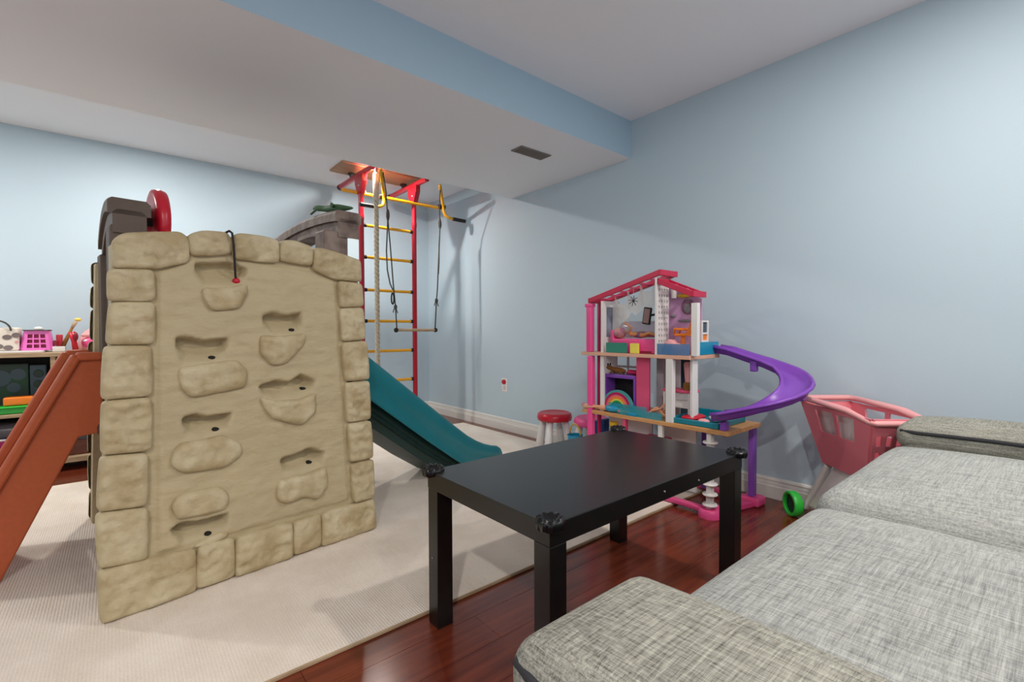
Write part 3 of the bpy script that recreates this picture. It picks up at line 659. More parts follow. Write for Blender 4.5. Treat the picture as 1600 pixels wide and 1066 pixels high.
holes = {(i, j) for i in (1, 3, 5) for j in (1, 3, 5)}
mbp = MB().panel((bx - .06, by, .748), (bx + .06, by, .748), (bx + .05, by + .01, .868), (bx - .05, by + .01, .868), us, vv, holes)
obj('front_grille', mbp, 'hotpink', t, solid=.006, soff=1)
obj('tub', MB().loft([[(bx - a, y_, z), (bx - a - .015 * f, y_, z + .0)] for a, y_, z, f in ((.06, by + .002, .748, 0),)]) if False else MB().hexa([(bx - .066, by + .03, .748), (bx + .066, by + .03, .748), (bx + .066, by + .14, .748), (bx - .066, by + .14, .748)], [(bx - .055, by + .03, .868), (bx + .055, by + .03, .868), (bx + .055, by + .14, .868), (bx - .055, by + .14, .868)]), 'magenta', t, bevel=.006)
for sg in (-1, 1):
    obj('side_panel', MB().hexa([(bx + sg * .06, by, .748), (bx + sg * .074, by + .02, .748), (bx + sg * .074, by + .14, .748), (bx + sg * .06, by + .14, .748)], [(bx + sg * .05, by + .01, .868), (bx + sg * .056, by + .02, .868), (bx + sg * .056, by + .14, .868), (bx + sg * .05, by + .14, .868)]), 'hotpink', t, bevel=.004)
    obj('latch', MB().rbox((bx + sg * .082, by + .04, .79), (.022, .04, .035), .006, 2), 'darkred', t, smooth='all')
obj('lid', MB().box(bx - .06, bx + .06, by, by + .15, .868, .874), 'cord', t, bevel=.002)
obj('lid_knob', MB().ball((bx + .005, by + .06, .880), (.022, .022, .014)), 'white', t, smooth='all')
tag(obj('white_carton', MB().rbox((-.282, 4.12, .752), (.058, .08, .032), .003, 1), 'white', smooth='all'), 'small white carton on the bookcase top between basket and mask', 'box')
t = thing('paint_brush', 'wooden toy brush leaning upright on the bookcase top', 'brush', (-.24, 4.16, .737))
obj('handle', MB().tube([(-.275, 4.17, .75), (-.245, 4.18, .83), (-.225, 4.19, .885)], [.012, .010, .007], 10), 'plush', t, smooth='all')
obj('ferrule', MB().tube([(-.225, 4.19, .885), (-.208, 4.2, .925)], [.008, .012], 10), 'paleWood', t, smooth='all')
obj('tip', MB().ball((-.196, 4.205, .94), (.018, .012, .012)), 'rbyel', t, smooth='all')
t = thing('red_toy_drill', 'red and dark toy tool standing beside the pink mask', 'toy', (-.22, 4.1, .737))
obj('grip', MB().tube([(-.205, 4.10, .738), (-.212, 4.10, .80), (-.222, 4.10, .86)], [.016, .014, .018], 12), 'red', t, smooth='all')
obj('cap', MB().ball((-.205, 4.095, .83), (.015, .02, .03)), 'darkred', t, smooth='all')
tag(obj('red_block', MB().rbox((-.285, 4.2, .79), (.03, .05, .105), .004, 1), 'red', smooth='all'), 'small red toy block behind the white carton', 'toy')
t = thing('pink_mask', 'pink rounded toy helmet with white and blue eye marks beside castle post', 'toy', (-.12, 4.12, .737))
obj('shell', MB().lathe([(.108, 0), (.112, .03), (.104, .075), (.082, .12), (.05, .146), (0, .156)], (-.09, 4.20, .7375), 28), 'palepink', t, smooth='all')
obj('face_panel', MB().ball((-.105, 4.12, .79), (.075, .04, .045), 18), 'pink', t, smooth='all')
for q, m, r in (((-.150, 4.100, .802), 'white', (.022, .008, .010)), ((-.150, 4.105, .838), 'palepink', (.03, .01, .014)), ((-.122, 4.083, .782), 'navy', (.014, .006, .010))):
    obj('eye_mark', MB().ball(q, r, 12), m, t, smooth='all')
# ------------------------------------------------------------------ stools
def stool(x, y, h, r, m, label, rz):
    t = thing('stool', label, 'stool', (x, y, 0), 0, 'children stools by the wall')
    obj('seat', MB().lathe([(0, h - .05), (r * .8, h - .055), (r * .97, h - .05), (r, h - .03), (r * .96, h - .008), (r * .85, h), (r * .78, h - .004), (0, h - .005)], (x, y, 0), 36), m, t, smooth='all')
    for k in range(4):
        a = rz + k * pi / 2; ca, sa = cos(a), sin(a)
        p = [(x + ca * rr, y + sa * rr, z) for rr, z in ((r * .66, h - .05), (r * .82, h * .5), (r * 1.02, .019))]
        obj('leg', MB().tube(p, [.020, .025, .031], 12), 'white', t, smooth='all')
stool(2.262, 2.25, .305, .118, 'red', 'children stool with red round seat and four white legs', .4)
stool(2.33, 1.985, .300, .112, 'pink', 'children stool with pink round seat and white legs beside the dollhouse', .9)
for o in list(bpy.data.objects):
    if o.name.startswith('stool'): o.location.z = 0
t = thing('toy_pail', 'small aqua toy pail with arched handle under the pink stool', 'pail', (2.1, 1.92, .012))
obj('bucket', MB().lathe([(.034, .013), (.046, .23), (.049, .232), (.046, .226), (.032, .02)], (2.10, 1.915, 0), 20), 'aqua', t, smooth=True)
obj('handle', MB().tube([(2.10 + .0 * cos(a), 1.915 + .042 * cos(a), .228 + .068 * sin(a)) for a in [pi * i / 12 for i in range(13)]], .004, 8), 'gold', t, smooth='all')
tag(obj('blue_book', MB().box(2.14, 2.20, 1.812, 1.84, .0135, .318), 'blue', bevel=.003), 'blue picture book standing upright behind the pink column', 'book')
tag(obj('navy_book', MB().box(2.235, 2.30, 1.803, 1.83, .0135, .32), 'navy', bevel=.003), 'navy picture book standing upright right of the pink column', 'book')
# ------------------------------------------------------------------ coffee table
tb = thing('coffee_table', 'black rectangular coffee table with square legs and corner guards', 'table', (1.13, .95, 0))
TX0, TX1, TY0, TY1, TZ = .69, 1.585, .70, 1.21, .45
obj('tabletop', MB().box(TX0, TX1, TY0, TY1, .40, TZ), 'black', tb, bevel=.002)
for x in (TX0 + .001, TX1 - .052):
    for y in (TY0 + .001, TY1 - .052):
        lg = obj('leg', MB().box(x, x + .051, y, y + .051, .0, .40), 'black', tb, bevel=.002)
for x, y in ((TX0 + .012, TY0 + .012), (TX1 - .012, TY0 + .012), (TX0 + .012, TY1 - .012), (TX1 - .012, TY1 - .012)):
    m = MB(); N = 48; v = []
    prof = [(.0, .004), (.012, .003), (.018, .011), (.024, .013), (.030, .008), (.032, .0), (.030, -.012)]
    for r, z in prof:
        for j in range(N):
            t = 2 * pi * j / N; sc = 1 + (.05 * cos(t * 9) if r > .02 else 0)
            v.append((x + r * sc * cos(t), y + r * sc * sin(t), TZ + z + (.0016 * cos(t * 9) if .015 < r < .031 else 0)))
    f = [(i * N + j, i * N + (j + 1) % N, (i + 1) * N + (j + 1) % N, (i + 1) * N + j) for i in range(len(prof) - 1) for j in range(N)]
    obj('corner_guard', m.add(v, f), 'blackgloss', tb, smooth='all')
# screw plugs and chips
for p in ((.69 + .0, 1.185, .20), (1.12, .6985, .425), (1.3, .6985, .418)):
    obj('screw_plug', MB().ball(p, (.003, .003, .003), 8), 'grey', tb)
# ------------------------------------------------------------------ sofa
so = thing('sofa', 'light grey tweed two seat sofa seen over its near arm', 'sofa', (1.25, -.1, 0))
SX0, SX1, SB, SFY = .30, 2.19, -.55, .36
obj('frame', MB().rbox(((SX0 + SX1) / 2, (SB + .34) / 2, .20), (SX1 - SX0 - .02, .34 - SB - .02, .26), .03, 4), 'fabric2', so, smooth='all')
for x in (SX0 + .08, SX1 - .08):
    for y in (SB + .08, .26):
        obj('foot', MB().lathe([(.02, 0), (.026, .07), (.026, .08)], (x, y, 0), 12), 'black', so, smooth=True)
def arm(x0, x1, zt):
    cx = (x0 + x1) / 2
    a = obj('armrest', MB().rbox((cx, (SB + SFY) / 2, .30), (x1 - x0, SFY - SB, .44), .035, 10), 'fabric2', so, smooth='all')
    obj('arm_pad', MB().rbox((cx, (SB + SFY) / 2 + .005, zt - .045), (x1 - x0 + .01, SFY - SB + .014, .078), .032, 12, crown=.022), 'fabric2', a, smooth='all')
    for xx in (x0 - .004, x1 + .004):
        yb, yf = SB + .04, SFY + .006
        obj('piping', MB().tube([(xx, yb, zt - .028)] + [(xx, yb + (yf - .05 - yb) * i / 10, zt - .028 + .002 * sin(i)) for i in range(1, 11)] + [(cx + (xx - cx) * .93, yf - .012, zt - .028), (cx + (xx - cx) * .75, yf + .001, zt - .028)], .006, 8), 'piping', a, smooth='all')
arm(SX0, .522, .553); arm(1.955, SX1, .556)
def cushion(x0, x1, zt, crown, wr):
    def fn(q):
        q = q.copy()
        if q.z > .42:
            q.z += wr * noise.noise((q.x * 5, q.y * 5, 3)) * 1.0
        return q
    c = obj('seat_cushion', MB().rbox(((x0 + x1) / 2, -.04, zt - .075), (x1 - x0, .86, .15), .05, 16, crown=crown, fn=fn), 'fabric', so, smooth='all')
    return c
cushion(.526, 1.235, .462, .028, .004); cushion(1.238, 1.952, .480, .036, .006)
obj('seam', MB().tube([(.5245, SFY - .115 - i * .075, .5385) for i in range(11)], .0035, 6), 'piping', so, smooth='all')
obj('backrest', MB().rbox((1.245, SB - .06, .44), (SX1 - SX0, .16, .72), .05, 8), 'fabric2', so, smooth='all')
# ------------------------------------------------------------------ toy shopping cart
ct = thing('toy_shopping_cart', 'pink plastic toy shopping cart with white base and green wheel', 'toy cart', (2.08, .459, 0), radians(48.8))
L_, Wd, zt, zb = .425, .215, .535, .29
Tp = [Vector((0, 0, zt)), Vector((L_, 0, zt)), Vector((L_, -Wd, zt)), Vector((0, -Wd, zt))]
Bt = [Vector((.06, -.03, zb)), Vector((.315, -.03, zb)), Vector((.315, -Wd + .03, zb)), Vector((.06, -Wd + .03, zb))]
bk = MB()
us = [0, .10, .20, .36, .45, .60, .69, .90, 1]
us = [0, .30, .47, .55, .70, .74, .84, .9, 1]
# long near side: two big openings towards the far end (local x grows to the far end)
usl = [0, .06, .13, .19, .207, .452, .505, .777, .9, 1]; vsl = [0, .12, .28, .40, .50, .56, .66, .94, 1]
hl = {(i, j) for i in (4, 6) for j in (5, 6)}
bk.panel(Bt[0], Bt[1], Tp[1], Tp[0], usl, vsl, hl)
bk.panel(Bt[2], Bt[3], Tp[3], Tp[2], [1 - u for u in usl[::-1]], vsl, {(8 - i, j) for i, j in hl})
use = [0, .06, .17, .25, .36, .44, .55, .63, .74, .82, .93, 1]; vse = [0, .08, .22, .32, .48, .58, .74, .90, 1]
he = {(i, j) for i in (1, 3, 5, 7, 9) for j in (1, 3, 5)}
bk.panel(Bt[3], Bt[0], Tp[0], Tp[3], use, vse, he)
bk.panel(Bt[1], Bt[2], Tp[2], Tp[1], use, vse, he)
bk.add(Bt, [(0, 1, 2, 3)])
obj('basket', bk, 'coral', ct, solid=.007, soff=-1)
ring = []
for i in range(4):
    a, b = Tp[i], Tp[(i + 1) % 4]
    for k in range(8):
        p = a + (b - a) * (.06 + .88 * k / 7); ring.append(p)
rimp = [p + Vector((0, 0, .006 - .022 * smooth01((.16 - p.x) / .16) + .012 * (p.x / L_))) for p in ring]
def flat_tube(mb, path, w, h):
    n = len(path); c = sum(path, Vector()) / n; vs = []
    for p in path:
        o_ = Vector((p.x - c.x, p.y - c.y, 0)); o_ = o_.normalized()
        for a in range(10):
            t = 2 * pi * a / 10; vs.append(p + o_ * w * cos(t) + Vector((0, 0, h * sin(t))))
    mb.add(vs, [(i * 10 + j, i * 10 + (j + 1) % 10, (i + 1) % n * 10 + (j + 1) % 10, (i + 1) % n * 10 + j) for i in range(n) for j in range(10)])
    return mb
obj('rim', flat_tube(MB(), rimp, .021, .012), 'palepink', ct, smooth='all')
obj('seat_liner', MB().hexa([Vector((.12, -.040, zb + .08)), Vector((.33, -.040, zb + .08)), Vector((.33, -.055, zb + .08)), Vector((.12, -.055, zb + .08))], [Vector((.08, -.020, zt - .012)), Vector((.40, -.020, zt - .012)), Vector((.40, -.034, zt - .012)), Vector((.08, -.034, zt - .012))]), 'white', ct, bevel=.003)
obj('base', MB().hexa([Vector((.08, -.02, .06)), Vector((.42, -.02, .06)), Vector((.42, -.195, .06)), Vector((.08, -.195, .06))], [Vector((.10, -.045, .288)), Vector((.28, -.045, .288)), Vector((.28, -.17, .288)), Vector((.10, -.17, .288))]), 'white', ct, bevel=.015, seg=3)
obj('base_edge', MB().bar((.425, -.022, .05), (.30, -.04, .284), .03, .02).bar((.425, -.193, .05), (.30, -.175, .284), .03, .02), 'white', ct, bevel=.006)
for y, xs in ((.018, (.46, .11)), (-.185, (.355, .11))):
    for x in xs:
        w = obj('wheel', MB().lathe([(.044, -.018), (.053, -.018), (.057, -.012), (.057, .014), (.053, .020), (.046, .020), (.043, .0), (.044, -.018)], (x, y, .058), 28, mtx=Matrix.Rotation(pi / 2, 3, 'X'), caps=False), 'lime', ct, smooth=True)
        obj('axle', MB().tube([(x, y - .004, .058), (x, y + .004, .058)], .0445, 20), 'tealshade', w, smooth=True)  # dark disc filling the hollow hub, its shade put into the colour
# ------------------------------------------------------------------ dollhouse
dh = thing('dollhouse', 'three storey pink and white toy dollhouse with purple spiral slide', 'dollhouse', (2.2, 1.35, 0))
F = 2.05
def D(name, mb, m, parent=None, **k): return obj(name, mb, m, parent or dh, **k)
def bx(x0, x1, y0, y1, z0, z1): return MB().box(x0, x1, y0, y1, z0, z1)
# base
D('base_pad', MB().lathe([(.050, .0), (.050, .025), (.042, .036), (0, .036)], (2.075, 1.062, 0), 24), 'pink', smooth=True)
D('base_pad', MB().rbox((2.385, 1.0, .022), (.09, .09, .044), .012, 2), 'pink', smooth='all')
D('base_bar', bx(2.06, 2.10, 1.10, 1.80, .0135, .036), 'pink', bevel=.006)
D('base_bar', MB().bar((2.11, 1.06, .015), (2.35, 1.0, .015), .05, .03), 'pink', bevel=.006)
D('base_bar', bx(2.36, 2.40, 1.04, 1.78, .0135, .036), 'rose', bevel=.006)
D('base_bar', bx(2.10, 2.36, 1.74, 1.80, .0135, .036), 'rose', bevel=.006)
sp = D('spiral_stair_post', bx(2.062, 2.098, 1.052, 1.074, .036, .388), 'white', bevel=.003)
for z in (.05, .098, .146, .194, .242, .29, .338):
    D('step', MB().lathe([(0, 0), (.031, 0), (.034, .004), (.031, .009), (0, .009)], (2.078, 1.062, z), 20), 'white', sp, smooth=True)
D('purple_post', bx(2.352, 2.392, .985, 1.012, .044, .388), 'purple', bevel=.005)
D('purple_post', bx(2.33, 2.37, 1.20, 1.24, .03, .388), 'purple', bevel=.005)
D('pink_column', MB().rbox((2.062, 1.758, .364), (.034, .034, .70), .006, 2), 'pink', smooth='all')
D('rear_column', MB().rbox((2.155, 1.775, .517), (.02, .02, 1.0), .005, 2), 'magenta', smooth='all')
D('lower_wall', bx(2.20, 2.212, 1.45, 1.74, .03, .388), 'offwhite', bevel=.002)
D('lower_wall', bx(2.24, 2.252, 1.22, 1.40, .03, .388), 'white', bevel=.002)
D('lower_post', bx(2.06, 2.08, 1.30, 1.325, .03, .388), 'white', bevel=.002)
D('lower_post', bx(2.06, 2.085, 1.52, 1.54, .03, .388), 'rose', bevel=.002)
D('lower_shelf', bx(2.12, 2.2, 1.33, 1.46, .20, .30), 'magenta', bevel=.003)
# decks
D('middle_deck', MB().prism([(F, .965), (2.385, .965), (2.385, 1.80), (F, 1.815)], .388, .408), 'beech', bevel=.002)
D('upper_deck', MB().prism([(F, 1.15), (2.34, 1.15), (2.34, 1.80), (F, 1.82)], .718, .736), 'pinkwood', bevel=.002)
# middle floor
D('elevator_panel', bx(2.105, 2.118, 1.405, 1.485, .408, .718), 'rose', bevel=.002)
D('white_column', bx(F, F + .03, 1.240, 1.276, .408, .718), 'white', bevel=.002)
D('side_wall', bx(2.11, 2.16, 1.168, 1.182, .408, .718), 'white', bevel=.002)
bw = D('rear_wall', MB().panel((2.23, 1.82, .408), (2.23, 1.545, .408), (2.23, 1.545, .718), (2.23, 1.82, .718), [0, .34, .42, .68, .72, .98, 1], [0, .52, .58, .76, .80, .97, 1], {(2, 2), (4, 2), (2, 4), (4, 4)}), 'offwhite', solid=.008)
D('rear_wall', bx(2.24, 2.25, 1.31, 1.45, .408, .718), 'offwhite', bevel=.002)
D('dark_backdrop', bx(2.31, 2.32, 1.27, 1.43, .408, .718), 'bluepanel', bevel=.002)
D('left_post', bx(2.07, 2.085, 1.675, 1.70, .408, .718), 'white', bevel=.002)
fp = D('purple_cabinet', bx(2.11, 2.20, 1.492, 1.708, .594, .614), 'purple', bevel=.003)
D('cabinet_side', bx(2.11, 2.20, 1.688, 1.708, .408, .594), 'purple', fp, bevel=.003)
D('cabinet_side', bx(2.11, 2.20, 1.492, 1.508, .408, .594), 'purple', fp, bevel=.003)
D('cabinet_back', bx(2.19, 2.20, 1.508, 1.688, .408, .594), 'rubber', fp)
va = D('vanity_top', bx(2.13, 2.22, 1.19, 1.345, .547, .561), 'rose', bevel=.003)
D('drawer_box', bx(2.14, 2.22, 1.20, 1.28, .47, .547), 'white', va, bevel=.003)
D('drawer_front', bx(2.135, 2.14, 1.205, 1.275, .51, .54), 'offwhite', va, bevel=.002)
for y in (1.195, 1.33):
    for x in (2.135, 2.205):
        D('leg', bx(x, x + .012, y, y + .012, .408, .547), 'white', va, bevel=.001)
bl = D('toy_blender', MB().lathe([(.028, .561), (.028, .59), (.02, .6)], (2.17, 1.22, 0), 16), 'plush', smooth=True)
D('jug', MB().lathe([(.019, .60), (.026, .69), (.02, .70), (0, .70)], (2.17, 1.22, 0), 16), 'palepink', bl, smooth=True)
# upper floor
D('pink_column', MB().rbox((2.062, 1.764, .873), (.034, .036, .272), .006, 2), 'pink', smooth='all')
D('column_cap', MB().rbox((2.062, 1.766, 1.0), (.042, .046, .02), .004, 1), 'pink', smooth='all')
lw = D('left_wall', MB().panel((F, 1.672, .736), (2.2, 1.672, .736), (2.2, 1.672, 1.02), (F, 1.672, 1.02), [0, .22, .75, 1], [0, .30, .88, 1], {(1, 1)}), 'white', solid=.012)
D('window_picture', bx(F + .033, F + .1125, 1.676, 1.679, .821, .986), 'photo', lw)
pt_ = D('perforated_partition', MB().panel((F, 1.332, .736), (2.16, 1.332, .736), (2.16, 1.332, 1.118), (F, 1.332, 1.118), [0, .10] + [v for i in range(4) for v in (.16 + .21 * i, .27 + .21 * i)] + [1], [0, .06] + [v for i in range(12) for v in (.08 + .075 * i, .115 + .075 * i)] + [1], {(2 + 2 * i, 2 + 2 * j) for i in range(4) for j in range(12)}), 'white', solid=.01)
D('partition_hole_shade', bx(F + .015, 2.158, 1.3385, 1.3405, .745, 1.09), 'darkhole', pt_)  # dark sheet added behind the holes to stand for their shade
D('right_post', bx(F + .01, F + .035, 1.118, 1.150, .736, .985), 'white', bevel=.002)
D('bath_backdrop', MB().prism([(1.165, .737), (1.36, .737), (1.36, 1.075), (1.32, 1.075), (1.165, 1.012)], 2.185, 2.192, 'x'), 'lilac')
for q, m, r in (((2.18, 1.235, .975), 'mauve', (.006, .035, .04)), ((2.178, 1.235, .97), 'grey', (.005, .022, .028)), ((2.18, 1.25, .905), 'grey', (.006, .04, .007)), ((2.172, 1.25, 1.03), 'gold', (.012, .04, .011)), ((2.18, 1.315, .93), 'grey', (.006, .016, .008))):
    D('wall_fitting', MB().ball(q, r, 12), m, smooth='all')
D('lamp_shade', MB().lathe([(.012, 1.02), (.017, 1.065), (0, 1.066)], (2.165, 1.302, 0), 16), 'white', smooth=True)
# roof: rose frames with slats
def roof(p0, p1, x0, x1, th, nsl, m):
    (ya, za), (yb, zb_) = p0, p1
    r = D('roof_frame', MB().hexa([(x0, ya, za - th), (x0 + .018, ya, za - th), (x0 + .018, ya, za), (x0, ya, za)], [(x0, yb, zb_ - th), (x0 + .018, yb, zb_ - th), (x0 + .018, yb, zb_), (x0, yb, zb_)])
          .hexa([(x1 - .018, ya, za - th), (x1, ya, za - th), (x1, ya, za), (x1 - .018, ya, za)], [(x1 - .018, yb, zb_ - th), (x1, yb, zb_ - th), (x1, yb, zb_), (x1 - .018, yb, zb_)])
          .box(x0, x1, yb - .014, yb + .0, zb_ - th, zb_).box(x0, x1, ya - .006, ya + .008, za - th, za), m, bevel=.002)
    for k in range(nsl):
        t = (k + .7) / nsl; y = ya + (yb - ya) * t; z = za + (zb_ - za) * t
        D('slat', MB().bar((x0 + .016, y, z - th * .55), (x1 - .016, y, z - th * .55), .022, .008), 'rose', r, bevel=.001)
    return r
roof((1.760, 1.040), (1.315, 1.157), F - .004, 2.20, .028, 7, 'crimson')
roof((1.325, 1.116), (1.146, 1.042), F + .002, 2.17, .028, 3, 'crimson')
# furniture on the upper deck (fixed parts of the house)
bd = D('bed', MB().rbox((2.14, 1.49, .775), (.12, .27, .075), .008, 2), 'pink', smooth='all')
D('headboard', MB().rbox((2.14, 1.63, .80), (.11, .022, .12), .006, 1), 'pink', bd, smooth='all')
D('bed_slot', bx(2.0785, 2.0797, 1.375, 1.44, .742, .750), 'darkred', bd)
for y0, y1, m, x in ((1.507, 1.644, 'greenclear', F + .003), (1.155, 1.325, 'blueclear', F + .003)):
    D('balcony_rail', bx(x, x + .004, y0, y1, .738, .792), m)
D('balcony_rail', bx(2.12, 2.33, 1.151, 1.155, .738, .80), 'aqua')
D('yellow_gate', bx(F + .001, F + .010, 1.434, 1.486, .738, .790), 'yellowbox', bevel=.001)
ar = D('television_arm', MB().tube([(2.12, 1.337, .945), (2.10, 1.39, .935)], .006, 8), 'rubber', smooth=True)
D('television', MB().rbox((2.10, 1.415, .932), (.012, .046, .088), .004, 1, fn=lambda q: Vector((q.x, 1.415 + (q.y - 1.415) * cos(.15) - (q.z - .932) * sin(.15), .932 + (q.y - 1.415) * sin(.15) + (q.z - .932) * cos(.15)))), 'rubber', ar, smooth='all')
D('television_screen', MB().rbox((2.0935, 1.415, .932), (.002, .034, .074), .0008, 1, fn=lambda q: Vector((q.x, 1.415 + (q.y - 1.415) * cos(.15) - (q.z - .932) * sin(.15), .932 + (q.y - 1.415) * sin(.15) + (q.z - .932) * cos(.15)))), 'screen', ar)
mi_ = D('vanity_mirror', MB().panel((2.17, 1.158, .80), (2.235, 1.158, .80), (2.235, 1.158, .905), (2.17, 1.158, .905), [0, .14, .86, 1], [0, .08, .36, .44, .92, 1], {(1, 1), (1, 3)}), 'white', solid=.008)
D('mirror_picture', bx(2.175, 2.23, 1.160, 1.161, .842, .90), 'bluepanel', mi_)
D('mirror_shelf', bx(2.175, 2.23, 1.160, 1.161, .808, .842), 'orangetoy', mi_)
D('vanity_base', bx(2.16, 2.25, 1.158, 1.19, .736, .80), 'white', bevel=.003)
# sheer curtain swag under the roof
for y0, dz_ in ((1.60, .0), (1.52, .035), (1.44, .06)):
    secs = []
    for i in range(9):
        y = y0 - .10 * i / 8 + .03; zz = 1.005 + dz_ - .055 * (1 - (2 * i / 8 - 1) ** 2)
        secs.append([(2.11 + .004 * k, y, zz + .045 - .03 * k + .006 * sin(i * 2.1 + k)) for k in range(4)])
    D('curtain_swag', MB().loft(secs), 'net', smooth='all')
secs = [[(2.13 + .006 * sin(k * 1.7), 1.66 - .012 * k - .02 * i * (k / 6), 1.0 - .05 * i) for k in range(7)] for i in range(5)]
D('curtain', MB().loft(secs), 'net', smooth='all')
# spiral slide
path = [(2.335, 1.16, .742), (2.345, 1.10, .732), (2.352, 1.0, .70), (2.355, .93, .68)]
for i in range(1, 13):
    t = pi * i / 12
    path.append((2.215 + .14 * cos(t), .90 - .142 * sin(t), .672 - .185 * i / 12))
path += [(2.075, .93, .475), (2.075, .985, .458), (2.078, 1.03, .448)]
secs = []; P = [Vector(p) for p in path]
for i, p in enumerate(P):
    d = P[min(i + 1, len(P) - 1)] - P[max(i - 1, 0)]; d.z = 0; d.normalize(); n_ = Vector((d.y, -d.x, 0)) * -1
    secs.append([p + n_ * a + Vector((0, 0, z)) for a, z in ((-.066, .028), (-.060, .040), (-.054, .034), (-.046, .004), (0, -.002), (.046, .004), (.054, .034), (.060, .040), (.066, .028))])
ss = D('spiral_slide', MB().loft(secs), 'purple', smooth='all', solid=.004)
D('slide_joint', MB().rbox((2.315, .97, .685), (.03, .03, .05), .006, 1), 'purple', ss, smooth='all')
D('slide_joint', MB().rbox((2.215, .735, .572), (.04, .03, .03), .006, 1), 'purple', ss, smooth='all')
D('slide_foot', bx(2.06, 2.10, .985, 1.01, .408, .448), 'purple', ss, bevel=.003)
# pool tray and other loose things
pt2 = thing('toy_pool', 'teal toy pool tray on the right end of the dollhouse middle deck', 'toy', (2.2, 1.13, .408))
obj('tray_floor', bx(2.075, 2.335, 1.03, 1.265, .4085, .416), 'tealtray', pt2, bevel=.002)
obj('tray_wall', MB().box(2.065, 2.08, 1.02, 1.275, .4085, .434).box(2.33, 2.345, 1.02, 1.275, .4085, .45).box(2.08, 2.33, 1.02, 1.035, .4085, .434).box(2.08, 2.33, 1.26, 1.275, .4085, .434), 'tealtray', pt2, bevel=.004)
def blob(name, c, r, m, label, cat, seed, parent=None):
    mb = MB().ball(c, r, 16)
    mb.v = [tuple(Vector(c) + (Vector(v) - Vector(c)) * (1 + .35 * noise.noise((v[0] * 40, v[1] * 40, v[2] * 40 + seed)))) for v in mb.v]
    o = obj(name, mb, m, parent, smooth='all')
    if label: tag(o, label, cat)
    return o
blob('doll_dress', (2.16, 1.19, .433), (.07, .045, .014), 'red', 'crumpled red doll dress lying in the teal toy pool', 'doll clothes', 3)
blob('doll_shirt', (2.21, 1.09, .436), (.05, .042, .018), 'white', 'crumpled white doll shirt lying in the teal toy pool', 'doll clothes', 8)
blob('doll_skirt', (2.115, 1.115, .428), (.024, .03, .010), 'palepink', 'pale pink doll skirt at the front edge of the toy pool', 'doll clothes', 12)
# rainbow
rbw = thing('toy_rainbow', 'striped rainbow arch toy in front of the purple dollhouse cabinet', 'toy', (2.09, 1.59, .408))
for k, (r, m) in enumerate(((.100, 'rbteal'), (.088, 'magenta'), (.077, 'rbpink'), (.066, 'rborange'), (.055, 'rbyel'), (.044, 'rbgreen'), (.031, 'tealtray'))):
    r2 = r - .012 if k < 6 else .012
    a1 = arc((2.09, 1.592, .432), r, 0, 180, 20, 'yz'); a2 = arc((2.09, 1.592, .432), r2, 180, 0, 20, 'yz')
    obj('stripe', MB().prism([(p[1], p[2]) for p in a1 + a2], 2.082 - .0012 * (k % 2), 2.10, 'x'), m, rbw, bevel=.001)
obj('stand', bx(2.08, 2.105, 1.49, 1.694, .4085, .432), 'tealtray', rbw, bevel=.003)
# teal clear railing lying along the deck edge
rl = thing('clear_railing', 'loose clear aqua balcony railing standing along the middle deck edge', 'toy part', (F + .02, 1.45, .408))
obj('rail_panel', bx(F + .006, F + .010, 1.30, 1.56, .4085, .445), 'aquaclear', rl)
obj('rail_panel', bx(F + .020, F + .026, 1.40, 1.64, .4085, .462), 'aquaclear', rl)
obj('rail_foot', bx(F + .002, F + .03, 1.45, 1.50, .4085, .425), 'aqua', rl, bevel=.002)
# ------------------------------------------------------------------ dolls
def doll(name, label, joints, edges, radii, m, loc, dress=None, hair=None):
    t = thing(name, label, 'doll', loc)
    me = bpy.data.meshes.new('body'); me.from_pydata(joints, edges, []); me.materials.append(M[m])
    o = bpy.data.objects.new('body', me); COL.objects.link(o); o.parent = t; o.matrix_parent_inverse = Matrix.Translation(-t.location)
    sk = o.modifiers.new('skin', 'SKIN'); sk.use_smooth_shade = True
    for v, r in zip(me.skin_vertices[0].data, radii): v.radius = (r, r)
    me.skin_vertices[0].data[0].use_root = True
    s_ = o.modifiers.new('sub', 'SUBSURF'); s_.levels = 1; s_.render_levels = 1
    if hair: obj('hair', hair[0], hair[1], t, smooth='all')
    if dress: obj('dress', dress[0], dress[1], t, smooth='all')
    return t
def limbs(pelvis, chest, neck, head, arms, legs):
    J = [pelvis, chest, neck, head]; E_ = [(0, 1), (1, 2), (2, 3)]; R = [.014, .015, .006, .013]
    for sh, el, ha in arms:
        i = len(J); J += [sh, el, ha]; E_ += [(1, i), (i, i + 1), (i + 1, i + 2)]; R += [.006, .005, .004]
    for hp, kn, ft, toe in legs:
        i = len(J); J += [hp, kn, ft, toe]; E_ += [(0, i), (i, i + 1), (i + 1, i + 2), (i + 2, i + 3)]; R += [.010, .0085, .005, .004]
    return J, E_, R
J, E_, R = limbs((2.12, 1.45, .832), (2.12, 1.515, .838), (2.12, 1.55, .845), (2.12, 1.575, .852),
    [((2.10, 1.53, .842), (2.085, 1.50, .875), (2.085, 1.55, .90)), ((2.14, 1.53, .842), (2.15, 1.48, .85), (2.14, 1.44, .845))],
    [((2.112, 1.44, .832), (2.10, 1.40, .845), (2.10, 1.35, .828), (2.10, 1.345, .84)), ((2.13, 1.44, .832), (2.135, 1.39, .83), (2.135, 1.35, .826), (2.135, 1.345, .838))])
doll('toy_doll', 'tan doll with mauve hair lying on the pink dollhouse bed', J, E_, R, 'skin2', (2.12, 1.5, .815),
     hair=(MB().ball((2.12, 1.60, .845), (.04, .035, .03)), 'blond'), dress=(MB().ball((2.125, 1.475, .833), (.02, .05, .017)), 'mauve'))
